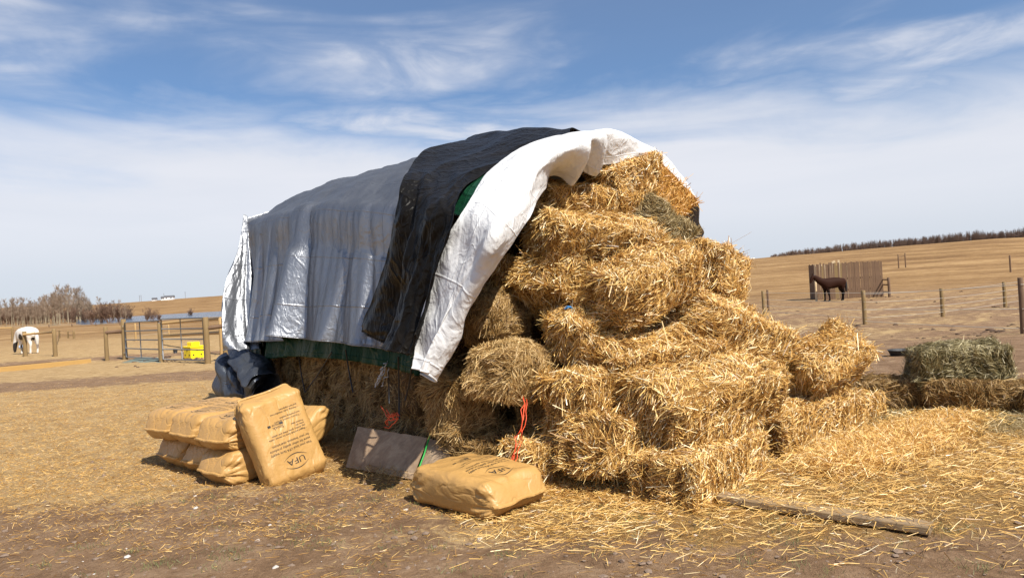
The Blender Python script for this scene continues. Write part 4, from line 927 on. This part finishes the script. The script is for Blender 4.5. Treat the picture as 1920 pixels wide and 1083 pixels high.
me = bpy.data.meshes.new('pan'); me.from_pydata(V, [], fs); me.update(); me.materials.append(M['darkrubber']); ob('pan', me, fpn); fpn.scale = (.75, .75, .9)
o = empty('bucket', G(329, 662), 0, 'small dark bucket on the ground left of the yellow feeder', 'bucket'); me = tube('bucket_body', [(0, 0, 0), (0, 0, .16), (0, 0, .17)], [.07, .10, .105], M['darkrubber'], 12, o)
tube('bucket_handle', [(-.1, 0, .16), (-.07, .0, .22), (.07, .0, .22), (.1, 0, .16)], .006, M['steel'], 5, o)
bm_ = tube('ball', [(0, 0, .0 + .14 * (1 - math.cos(a))) for a in np.linspace(.15, math.pi - .15, 9)], [.14 * math.sin(a) for a in np.linspace(.15, math.pi - .15, 9)], M['ball'], 14, label='pale blue ball in the grass beside the white horse', cat='ball')
bm_.location = G(40, 654)

# ---------------------------------------------------------------- plank windbreak
sh0, sh1 = G(1533, 562), G(1657, 556)
wb = empty('plank_windbreak', sh0, 0, 'weathered vertical plank windbreak behind the dark brown horse', 'windbreak')
d = sh1 - sh0; nb_ = 36; bwid = d.length / nb_; yaw = math.atan2(d.y, d.x); rr2 = random.Random(3)
for k in range(nb_):
    hb = (68 - 2 * k / nb_) * sh0.y / F + rr2.uniform(-.05, .06); x_ = (k + .5) * bwid
    if k in (3, 6, 11) : hb -= .12
    o = ob('board', boxmesh('board', bwid * rr2.uniform(.82, .98), .025, hb, M['oldwood'] if rr2.random() < .85 else M['post'], .004, .004), wb)
    p = d.normalized() * x_; o.location = (p.x, p.y + rr2.uniform(-.02, .02), -.02); o.rotation_euler = (0, rr2.uniform(-.012, .012), yaw)
nrm_ = Vector((-d.y, d.x, 0)).normalized()
for z_ in (.55, 1.35):
    o = ob('cross_rail', boxmesh('cross_rail', d.length, .04, .12, M['oldwood']), wb); o.location = d / 2 + nrm_ * .06 + Vector((0, 0, z_)); o.rotation_euler = (0, 0, yaw)
# second, set-back wing; sunlight on its boards put into their pale colour
for k in range(17):
    hb = 2.42 + rr2.uniform(-.12, .1) + (.25 if 9 < k < 13 else 0)
    o = ob('sunlit_board', boxmesh('sunlit_board', .13, .025, hb, M['sunlit_wood'], .004), wb); p = d.normalized() * (.1 + .17 * k) + nrm_ * (1.5 + .02 * k); o.location = (p.x, p.y, 0); o.rotation_euler = (0, rr2.uniform(-.04, .04), yaw - .1)
for k in range(9):
    p = nrm_ * (.18 + .17 * k) + d.normalized() * .02; o = ob('board', boxmesh('board', .15, .025, 2.5 + rr2.uniform(-.05, .05), M['sunlit_wood'] if k < 2 else M['oldwood'], .004), wb); o.location = (p.x, p.y, 0); o.rotation_euler = (0, 0, yaw + math.pi / 2)
o = ob('prop_post', post_me(1.35, .07, M['sunlit_wood']), wb); o.location = G(1531, 565) - sh0 + Vector((0, 0, 0))
pe = G(1668, 557) - sh0
o = ob('prop_post', post_me(1.35, .09, M['oldwood']), wb); o.location = pe
for z_ in (.35, .85, 1.2):
    tube('prop_rail', [d + Vector((0, 0, z_)), pe + Vector((0, 0, z_))], .05, M['oldwood'], 6, wb)

# ---------------------------------------------------------------- horses
def skin(name, verts, edges, mt, parent=None, sub=2, **kw):
    me = bpy.data.meshes.new(name); me.from_pydata([v[0] for v in verts], edges, []); o = bpy.data.objects.new(name, me); COL.objects.link(o)
    m_ = o.modifiers.new('s', 'SKIN'); sk = me.skin_vertices[0].data
    for i, v in enumerate(verts): sk[i].radius = v[1] if hasattr(v[1], '__len__') else (v[1], v[1])
    sk[0].use_root = True
    o.modifiers.new('u', 'SUBSURF').levels = sub
    dg = bpy.context.evaluated_depsgraph_get(); dg.update(); nm = bpy.data.meshes.new_from_object(o.evaluated_get(dg)); nm.materials.clear(); nm.materials.append(mt)
    for p in nm.polygons: p.use_smooth = True
    bpy.data.objects.remove(o); return ob(name, nm, parent, **kw)
def horse(root, coat, hoof, mane, head_pts, stance, tailpts, belly=.27):
    # facing +x; hips at x=-.62, shoulders at x=.55; height at withers 1.55
    V = [((-.62, 0, 1.22), (.33, .36))]; E = []; k_ = 1.32
    def chain(frm, pts):
        last = frm
        for p, r_ in pts: V.append((p, tuple(q * k_ for q in r_) if hasattr(r_, '__len__') else r_ * 1.22)); E.append((last, len(V) - 1)); last = len(V) - 1
        return last
    back = chain(0, [((-.30, 0, 1.20), (belly + .01, belly + .02)), ((.05, 0, 1.17), (belly, belly + .03)), ((.40, 0, 1.20), (belly - .01, belly + .02)), ((.62, 0, 1.22), (.20, .24))])
    chain(back, head_pts)
    chain(0, [((-.80, 0, 1.20), (.20, .20))])
    for sy, (fx_, hx_) in zip((-1, 1), stance):
        chain(0, [((-.66, sy * .15, 1.05), .17), ((-.60 + hx_ * .3, sy * .16, .80), .115), ((-.74 + hx_ * .7, sy * .15, .55), .062), ((-.72 + hx_, sy * .15, .32), .042), ((-.71 + hx_, sy * .15, .12), .045), ((-.67 + hx_, sy * .15, .02), .062)])
        chain(back - 1, [((.46, sy * .14, .98), .13), ((.44 + fx_ * .3, sy * .15, .78), .082), ((.43 + fx_ * .7, sy * .15, .48), .056), ((.43 + fx_, sy * .15, .28), .04), ((.43 + fx_, sy * .15, .12), .043), ((.46 + fx_, sy * .15, .02), .06)])
    skin('body', V, E, coat, root)
    skin('tail', [(p, r_) for p, r_ in tailpts], [(i, i + 1) for i in range(len(tailpts) - 1)], mane, root)
    hd = head_pts
    skin('mane', [((p[0] - .03, 0 if abs(p[1]) < .01 else p[1], p[2] + r_ * .92), .035) for (p, r_) in [((q_[0][0], q_[0][1], q_[0][2]), (q_[1][1] if hasattr(q_[1], '__len__') else q_[1])) for q_ in hd[:4]]], [(0, 1), (1, 2), (2, 3)], mane, root, 1)
    tip = hd[3][0]
    for sy in (-1, 1): skin('ear', [((tip[0] - .02, tip[1] + sy * .05, tip[2] + .10), .028), ((tip[0] - .01, tip[1] + sy * .06, tip[2] + .17), .02), ((tip[0], tip[1] + sy * .06, tip[2] + .22), .006)], [(0, 1), (1, 2)], coat, root, 1)
    for sy, (fx_, hx_) in zip((-1, 1), stance):
        for x_ in (-.66 + hx_, .47 + fx_):
            o_ = tube('hoof', [(x_, sy * .15, 0), (x_ - .005, sy * .15, .07)], [.072, .058], hoof, 10, root)
# coats
m, t, b = mat('dark_bay_coat'); o = objc(t); s3 = t.node('ShaderNodeSeparateXYZ', {0: o})
lg = t.smooth(s3.outputs[2], .62, .95); n = t.noise(o, 3, 3, .5)
c = t.mix(lg, (.006, .004, .0035), (.030, .009, .0035)); c = t.mix(t.m('MULTIPLY', n, .4), c, (.016, .006, .003)); setp(t, b, base=c, rough=.7, spec=.12); M['bay'] = m
m, t, b = mat('pinto_coat'); o = objc(t); n = t.noise(o, 2.2, 3, .5, .3); s3 = t.node('ShaderNodeSeparateXYZ', {0: o})
def blobm(c3, r_):
    dd = t.node('ShaderNodeVectorMath', {0: o, 1: c3}, operation='DISTANCE').outputs['Value']; return t.m('SUBTRACT', 1.0, t.smooth(t.m('ADD', dd, t.m('MULTIPLY', t.m('SUBTRACT', n, .5), .18)), r_ - .02, r_ + .02))
pm = t.m('MAXIMUM', blobm((-.05, .24, .98), .25), blobm((.95, 0, .35), .36)); pm = t.m('MAXIMUM', pm, blobm((.47, -.18, .35), .42)); pm = t.m('MAXIMUM', pm, blobm((-.62, .05, .9), .17))
setp(t, b, base=t.mix(pm, (.74, .69, .62), (.018, .014, .013)), rough=.55); M['pinto'] = m
M['black_hair'] = simple('black_hair', (.012, .010, .010), .5, 0, .2, 30, .3, (3, 3, .5)); M['white_hair'] = simple('white_mane', (.65, .62, .56), .6, 0, .2, 30, .3, (3, 3, .5)); M['hoof'] = simple('dark_hoof', (.03, .025, .02), .5)
hp = G(1562, 564); bh = empty('brown_horse', hp, math.pi + .06, 'dark bay horse standing in side view in front of the plank windbreak', 'horse')
horse(bh, M['bay'], M['hoof'], M['black_hair'],
      [((.84, 0, 1.38), (.13, .19)), ((1.02, 0, 1.52), (.095, .15)), ((1.18, 0, 1.64), (.08, .12)), ((1.28, 0, 1.66), (.085, .11)), ((1.38, 0, 1.50), (.075, .10)), ((1.45, 0, 1.32), (.055, .065)), ((1.47, 0, 1.24), (.045, .05))],
      ((.02, -.02), (-.14, .08)), [((-.86, 0, 1.36), .05), ((-.93, 0, 1.15), .075), ((-.94, 0, .85), .085), ((-.92, 0, .55), .05)])
bh.scale = (1.0, 1.0, 1.0)
hp = G(52, 663); whh = empty('white_horse', hp, R(152), 'white and black pinto horse grazing with its rump turned this way', 'horse'); whh.scale = (.94, .94, .94)
horse(whh, M['pinto'], M['hoof'], M['white_hair'],
      [((.85, 0, 1.22), (.13, .18)), ((1.02, .02, 1.02), (.10, .15)), ((1.12, .04, .78), (.08, .12)), ((1.15, .06, .58), (.085, .11)), ((1.17, .08, .38), (.075, .09)), ((1.17, .09, .18), (.055, .06)), ((1.16, .09, .09), (.045, .05))],
      ((.10, -.06), (-.12, .10)), [((-.88, -.02, 1.36), .06), ((-.95, -.04, 1.15), .09), ((-.97, -.05, .85), .11), ((-.95, -.06, .50), .06)], belly=.31)

# ---------------------------------------------------------------- trees
def bare_tree(seed, h=8.0, spread=.22, nlimb=16, tw=26, base=.055, multi=1, trunk_h=.92):
    """returns (trunk mesh, crown mesh): tapered pole, ascending limbs, fine twigs as slender prisms"""
    g = random.Random(seed); TV = []; TF = []; CV = []; CF = []
    def prism(Vl, Fl, p, q_, r0, r1, seg=3):
        d_ = (q_ - p).normalized(); a = d_.cross(Vector((.3, .9, .2))).normalized(); b_ = d_.cross(a); o_ = len(Vl)
        for (c_, r_) in ((p, r0), (q_, r1)):
            for k in range(seg): th = 6.2832 * k / seg; Vl.append(tuple(c_ + (a * math.cos(th) + b_ * math.sin(th)) * r_))
        for k in range(seg): Fl.append((o_ + k, o_ + (k + 1) % seg, o_ + seg + (k + 1) % seg, o_ + seg + k))
    for s_ in range(multi):
        lean = Vector((g.uniform(-1, 1), g.uniform(-1, 1), 0)) * (.05 if multi == 1 else .45); org = Vector((g.uniform(-1, 1), g.uniform(-1, 1), 0)) * (0 if multi == 1 else .25); hh = h * (1 if multi == 1 else g.uniform(.55, 1))
        pts = [org]
        for k in range(1, 7): f = k / 6; pts.append(org + Vector((lean.x * f * hh + g.uniform(-.06, .06), lean.y * f * hh + g.uniform(-.06, .06), hh * f * trunk_h)))
        for k in range(6): prism(TV, TF, pts[k], pts[k + 1], base * (1 - k / 6.3), base * (1 - (k + 1) / 6.3), 6 if multi == 1 else 3)
        for _ in range(nlimb):
            f = g.uniform(.25 if multi == 1 else .1, .97) ** .8; i = min(int(f * 6), 5); p = pts[i].lerp(pts[i + 1], f * 6 - i); a = g.uniform(0, 6.28)
            L_ = hh * spread * (1.1 - .55 * f) * g.uniform(.6, 1.2); d_ = Vector((math.cos(a) * .62, math.sin(a) * .62, g.uniform(.6, 1.25))).normalized()
            q_ = p + d_ * L_; prism(CV, CF, p, q_, base * .30 * (1.1 - f), base * .12)
            for _k in range(tw // 4):
                s0 = p.lerp(q_, g.uniform(.2, 1)); d2 = (d_ + Vector((g.uniform(-.8, .8), g.uniform(-.8, .8), g.uniform(-.1, .7)))).normalized(); e_ = s0 + d2 * L_ * g.uniform(.25, .6); prism(CV, CF, s0, e_, .019, .009)
                for _j in range(2):
                    s1 = s0.lerp(e_, g.uniform(.3, .9)); d3 = (d2 + Vector((g.uniform(-.8, .8), g.uniform(-.8, .8), g.uniform(-.1, .7)))).normalized(); prism(CV, CF, s1, s1 + d3 * L_ * g.uniform(.15, .4), .012, .006)
    def mk(nm, V_, F_, mt): me = bpy.data.meshes.new(nm); me.from_pydata(V_, [], F_); me.update(); me.materials.append(mt); return me
    return mk('trunk', TV, TF, M['pale_bark'] if multi == 1 else M['twig_red']), mk('crown', CV, CF, M['twig'] if multi == 1 else M['twig_red'])
asp = [bare_tree(50 + i, 8.0, .19, 30, 32) for i in range(6)]
def put_tree(name, ms, p, s, rz, lb, cat, grp):
    o = empty(name, p, rz, lb, cat, grp); o.scale = (s, s, s); ob('trunk', ms[0], o); ob('crown', ms[1], o); return o
gr_ = random.Random(11)
def toph(x):    # crown height of the grove in source pixels along x
    return float(np.interp(x, [-60, 0, 30, 60, 75, 90, 115, 135, 155, 168, 180], [60, 58, 60, 56, 50, 66, 80, 82, 72, 52, 42]))
for i in range(165):
    x_ = gr_.uniform(-60, 172); yb_ = 610.5 - .04 * x_ + gr_.uniform(-3.0, 3.5); p = G(x_, yb_); s = toph(x_) * .92 * gr_.uniform(.68, 1.0) * p.y / F / 8.0
    put_tree('aspen_tree', asp[i % 5], p, s, gr_.uniform(0, 6.28), 'bare leafless aspen with a pale trunk in the grove at far left', 'tree', 'bare aspens in the grove at far left')
for x_, h_, lb in ((186, 54, 'lone bare aspen standing just right of the grove among dark shrubs'), (192, 40, 'second lone bare aspen between the grove and the shrubs'), (214, 44, 'slim bare aspen rising over the dark shrubs'), (228, 46, 'slim bare aspen at the right end of the dark shrubs'), (236, 40, 'smallest bare aspen by the pond, right of the shrubs')):
    p = G(x_, 607 - .02 * (x_ - 180)); put_tree('aspen_tree', asp[int(x_) % 5], p, h_ * p.y / F / 8.0, x_, lb, 'tree', None)
shb = [bare_tree(80 + i, 3.0, .35, 9, 24, .035, 12, .9) for i in range(3)]
for i in range(46):
    x_ = -45 + i * 4.6 + gr_.uniform(-2, 2); p = G(x_, 608.5 - .04 * x_ + gr_.uniform(-2, 2)); put_tree('willow_shrub', shb[i % 3], p, gr_.uniform(20, 36) * p.y / F / 3.0, i * 1.1, 'tangled brown understory shrub beneath the bare aspens at far left', 'shrub', 'understory shrubs in the aspen grove')
for i, (x_, yb_, h_) in enumerate(((160, 608, 30), (172, 608, 32), (181, 607, 34), (190, 607, 38), (198, 606, 40), (206, 606, 42), (214, 605, 40), (222, 605, 36), (230, 604, 36), (238, 603, 30), (244, 602, 22))):
    p = G(x_, yb_); put_tree('willow_shrub', shb[i % 3], p, h_ * p.y / F / 3.0, i * 1.3, 'dense dark bare willow shrub between the aspen grove and the pond', 'shrub', 'dark willow shrubs beside the aspen grove')
for x_, yb_, h_, lb in ((287, 604, 30, 'round bare willow shrub standing alone before the pond above the left gate'), (277, 603, 20, 'small sparse bare shrub left of the round willow shrub'), (358, 596, 20, 'small bare willow shrub in front of the water above the right gate'), (298, 603, 18, 'small sparse bare shrub right of the round willow shrub')):
    p = G(x_, yb_); put_tree('willow_shrub', shb[int(x_) % 3], p, h_ * p.y / F / 3.0, x_ * .7, lb, 'shrub', None)
# far belt of bare trees along the right hilltop: one mass
g = random.Random(21); V = []; Fa = []
def crest_px(px): return float(np.interp(px, [1380, 1445, 1600, 1700, 1800, 1900, 2000], [484, 480, 470, 465, 458, 451, 445]))
for i in range(900):
    px = g.uniform(1446, 2060); Yd = g.uniform(232, 262); hpx = float(np.interp(px, [1446, 1470, 1520, 1600, 1700, 1790, 1830, 1870, 1920, 2060], [6, 9, 12, 15, 15, 17, 19, 16, 19, 20])) * g.uniform(.6, 1.25)
    u_, _ = uv(px, crest_px(px)); x_ = u_ * Yd / F; z0 = float(zg(x_, Yd)) - .4; hh = hpx * Yd / F + .4; wd0 = g.uniform(.5, 1.1)
    for k in range(20):
        a = g.uniform(0, 6.28); rb = g.uniform(0, .3); top = hh * g.uniform(.55, 1); rt_ = g.uniform(.1, 1) * wd0; o_ = len(V); w2 = g.uniform(.03, .07); bx, by = x_ + math.cos(a) * rb, Yd + math.sin(a) * rb; tx, ty = x_ + math.cos(a) * rt_, Yd + math.sin(a) * rt_
        V += [(bx - w2, by, z0), (bx + w2, by, z0), (tx + w2 * .5, ty, z0 + top), (tx - w2 * .5, ty, z0 + top), (bx, by - w2, z0), (bx, by + w2, z0), (tx, ty + w2 * .5, z0 + top), (tx, ty - w2 * .5, z0 + top)]; Fa += [(o_, o_ + 1, o_ + 2, o_ + 3), (o_ + 4, o_ + 5, o_ + 6, o_ + 7)]
ob('distant_wood', mesh_np('distant_wood', V, Fa, M['wood_far'], False), kind='stuff', label='belt of bare brown woodland along the top of the right hill', cat='woodland')

# distant buildings and poles on the far rise
fh = at(318, 563.5, 820); fz = float(zg(fh.x, 820)); hs = empty('distant_farmhouse', (fh.x, 820, fz), R(12), 'tiny white farm buildings with dark roofs on the far rise above the pond', 'farmhouse')
def house(x_, sx_, sy_, h_, root):
    o_ = ob('wall', boxmesh('wall', sx_, sy_, h_, M['white_house'], .05), root); o_.location = (x_, 0, -.4)
    hx, hy = sx_ / 2 + .4, sy_ / 2 + .4; V_ = [(-hx, -hy, 0), (hx, -hy, 0), (hx, hy, 0), (-hx, hy, 0), (-hx, 0, 2.0), (hx, 0, 2.0)]
    me = bpy.data.meshes.new('roof'); me.from_pydata(V_, [], [(0, 1, 5, 4), (2, 3, 4, 5), (0, 4, 3), (1, 2, 5), (3, 2, 1, 0)]); me.update(); me.materials.append(M['dark_roof']); o2 = ob('roof', me, root); o2.location = (x_, 0, h_ - .38)
    for k in (-.25, .25): o3 = ob('window', boxmesh('window', 1.4, .06, 1.1, M['window_dark'], .01), root); o3.location = (x_ + k * sx_, -sy_ / 2 - .02, h_ * .4)
house(0, 10, 7, 3.6, hs); house(-6.5, 4.5, 5, 3.0, hs)
s2 = at(290, 566, 830); o = empty('distant_shed', (s2.x, 830, float(zg(s2.x, 830))), .2, 'tiny pale shed on the far rise left of the farm buildings', 'shed'); house(0, 5, 4, 2.2, o)
for x_, lb in ((262, 'faint utility pole furthest left on the far rise'), (265, 'faint utility pole next to the leftmost one'), (348, 'faint utility pole on the far rise above the right gate'), (308, 'faint utility pole left of the white farm buildings')):
    p = at(x_, 565, 860); z_ = float(zg(p.x, 860)); tube('utility_pole', [(p.x, 860, z_ - 1), (p.x, 860, z_ + 8)], .16, M['oldwood'], 6, label=lb, cat='utility pole')

# ---------------------------------------------------------------- loose straw, hay, grass, clods
def scatter(name, n, region, kindmat, Lr, Wr, lab, tone0=.5, lift=.25, bend=.08, dens=None, seed=0, zoff=(.002, .02), tonesd=.2):
    g = np.random.default_rng(seed); x, y = region(g, n); 
    if dens is not None: k = g.random(len(x)) < dens(x, y); x, y = x[k], y[k]
    n = len(x); z = zg(x, y) + .010 * wob(x, y, 9, 1.1) + .006 * wob(x, y, 23, 2.3) + g.uniform(*zoff, n)
    a = g.uniform(0, 6.28, n) ; a = np.where(g.random(n) < .45, g.normal(.15, .5, n), a); li = g.normal(0, lift, n)
    D = np.stack([np.cos(a) * np.cos(li), np.sin(a) * np.cos(li), np.sin(li)], -1); L = g.uniform(*Lr, n); Wd = g.uniform(*Wr, n)
    V, Fa, tn = blades(np.stack([x, y, z], -1), D, L, Wd, tone0 + g.normal(size=n) * tonesd, g.normal(size=n) * bend)
    ob(name, mesh_np(name, V, Fa, M[kindmat], False, tn), kind='stuff', label=lab[0], cat=lab[1])
def polar(a0, a1, r0, r1):
    def f(g, n):
        a = g.uniform(R(a0), R(a1), n); r = r0 * (r1 / r0) ** g.random(n); return r * np.sin(a), r * np.cos(a)
    return f
def dstraw(x, y): s, _, _ = zones(x, y); return np.clip(s * 1.15 - .05, .02, 1) * (.15 + .85 * sstep(3.7, 5.1, y + .55 * wob(x, y, 1.6, .6))) * (.55 + .45 * sstep(-.5, .4, wob(x, y, 2.6, 2.9)))
def dgrass(x, y): _, q_, _ = zones(x, y); return np.clip(q_ * 1.1 - .02, .05, 1)
scatter('loose_straw', 120000, polar(-6, 44, 3.3, 12), 'straw', (.04, .15), (.0022, .0042), ('loose golden straw strewn over the ground around the pile', 'straw'), .55, .22, .10, dstraw, 1, (.0, .035))
scatter('straw_litter', 17000, polar(-44, 20, 2.6, 12), 'straw', (.02, .10), (.0016, .0032), ('thin straw litter on the bare dirt of the foreground', 'straw'), .42, .10, .08, lambda x, y: .12 + .88 * sstep(-.1, .8, wob(x, y, 1.1, 2.2) + .5 * wob(x, y, 3.1, .3)), 2, (.0, .006))
scatter('dry_grass', 150000, polar(-44, -2, 5.0, 24), 'straw', (.018, .06), (.0016, .0034), ('short dead yellow grass across the yard at left', 'grass'), .36, .40, .10, dgrass, 3, (.0, .018), .16)
scatter('loose_hay', 26000, lambda g, n: (lambda x_: (x_, 8.2 - .30 * x_ + g.normal(0, .24, n)))(g.normal(4.7, .75, n)), 'hay_grey', (.05, .16), (.002, .004), ('loose grey green hay spilled before the brown bale row', 'hay'), .6, .45, .15, None, 4, (.0, .09))
scatter('spilled_straw', 26000, lambda g, n: ((lambda u_: (2.2 + 2.0 * u_ + g.normal(0, .18, n) + .25, 5.75 + 1.45 * u_ + g.normal(0, .16, n) - .22))(g.random(n))), 'straw', (.05, .18), (.003, .0055), ('heap of straw banked against the ground row of bales', 'straw'), .6, .55, .12, None, 5, (.0, .13))
scatter('fallen_straw', 14000, lambda g, n: ((lambda u_: (-.1 + 1.3 * u_ + g.normal(0, .15, n), 5.75 - .75 * u_ + g.normal(0, .13, n)))(g.random(n))), 'straw', (.04, .15), (.0025, .005), ('fallen straw along the shaded foot of the pile', 'straw'), .45, .4, .12, None, 6, (.0, .05))
scatter('fallen_hay', 12000, lambda g, n: ((lambda u_: (-1.0 - 1.6 * u_ + g.normal(0, .12, n), 6.15 + 2.3 * u_ + g.normal(0, .12, n)))(g.random(n))), 'hay', (.04, .14), (.002, .004), ('fallen hay along the foot of the shaded side wall', 'hay'), .6, .5, .15, None, 7, (.0, .07))
_a, _b = G(1352, 941), G(1747, 1000)
scatter('stray_straw', 420, lambda g, n: (lambda u_: (_a.x + (_b.x - _a.x) * u_ + g.normal(0, .06, n), _a.y + (_b.y - _a.y) * u_ + g.normal(0, .05, n)))(g.random(n)), 'straw', (.05, .14), (.0022, .0045), ('stray straws lying across the long brown plank', 'straw'), .6, .25, .12, None, 8, (.045, .075))
# green blades coming through
g = np.random.default_rng(9); cxs = rng.uniform(-3.2, 2.8, 150); cys = rng.uniform(3.4, 5.9, 150)
i = g.integers(0, 150, 5200); x = cxs[i] + g.normal(0, .06, 5200); y = cys[i] + g.normal(0, .05, 5200); li = g.uniform(.5, 1.4, 5200); a = g.uniform(0, 6.28, 5200)
m, t, b = mat('green_grass'); aa = t.node('ShaderNodeAttribute', attribute_name='tone').outputs['Fac']; setp(t, b, base=t.ramp(aa, [(0, (.05, .075, .018)), (1, (.24, .24, .09))]), rough=.6); M['grass'] = m
V, Fa, tn = blades(np.stack([x, y, zg(x, y) + .012], -1), np.stack([np.cos(a) * np.cos(li), np.sin(a) * np.cos(li), np.sin(li)], -1), g.uniform(.015, .045, 5200), g.uniform(.0016, .003, 5200), g.uniform(0, 1, 5200))
ob('green_grass', mesh_np('green_grass', V, Fa, M['grass'], False, tn), kind='stuff', label='sparse short green blades sprouting in the foreground dirt', cat='grass')
# clods and pebbles
def lumps(name, n, region, sr, mt, lb, seed, dens=None):
    g = np.random.default_rng(seed); x, y = region(g, n)
    if dens is not None: k = g.random(len(x)) < dens(x, y); x, y = x[k], y[k]
    n = len(x); ph = (1 + 5 ** .5) / 2; ic = np.array([(-1, ph, 0), (1, ph, 0), (-1, -ph, 0), (1, -ph, 0), (0, -1, ph), (0, 1, ph), (0, -1, -ph), (0, 1, -ph), (ph, 0, -1), (ph, 0, 1), (-ph, 0, -1), (-ph, 0, 1)]) / 1.9
    fc = np.array([(0, 11, 5), (0, 5, 1), (0, 1, 7), (0, 7, 10), (0, 10, 11), (1, 5, 9), (5, 11, 4), (11, 10, 2), (10, 7, 6), (7, 1, 8), (3, 9, 4), (3, 4, 2), (3, 2, 6), (3, 6, 8), (3, 8, 9), (4, 9, 5), (2, 4, 11), (6, 2, 10), (8, 6, 7), (9, 8, 1)])
    s = sr[0] * (sr[1] / sr[0]) ** (g.random(n) ** 2.2); V = ic[None] * (1 + g.normal(0, .18, (n, 12, 1))) * s[:, None, None] * np.stack([g.uniform(.8, 1.5, n), g.uniform(.8, 1.3, n), g.uniform(.35, .7, n)], -1)[:, None]
    V = V + np.stack([x, y, zg(x, y) + s * .1], -1)[:, None]; ob(name, mesh_np(name, V.reshape(-1, 3), (np.arange(n)[:, None, None] * 12 + fc[None]).reshape(-1, 3), mt, False), kind='stuff', label=lb[0], cat=lb[1])
M['clod'] = simple('dirt_clod', (.20, .14, .10), .95, 0, .4, 30, .5); M['pebble'] = simple('pale_pebble', (.50, .46, .42), .8, 0, .3, 20, .2); M['manure'] = simple('dark_clod', (.085, .05, .03), .95, 0, .4, 12, .5)
lumps('dirt_clods', 5200, polar(-44, 40, 2.6, 9), (.003, .022), M['clod'], ('small clods of dirt over the foreground', 'dirt clods'), 31)
lumps('pebbles', 260, polar(-44, 40, 2.8, 9), (.004, .022), M['pebble'], ('pale pebbles scattered in the foreground dirt', 'pebbles'), 32)
lumps('churned_clods', 2600, polar(10, 40, 20, 60), (.03, .13), M['manure'], ('dark churned clods and droppings in the right paddock', 'dirt clods'), 33, lambda x, y: .05 + .95 * sstep(.35, .9, wob(x, y, .55, 1.7)))
lumps('turned_soil', 1500, lambda g, n: (g.uniform(-15, -4, n), g.normal(28.5, 1.6, n)), (.03, .13), M['manure'], ('strip of turned brown soil beyond the gates at left', 'soil'), 34, lambda x, y: .1 + .9 * sstep(.0, .6, wob(x, y, .8, .7)))
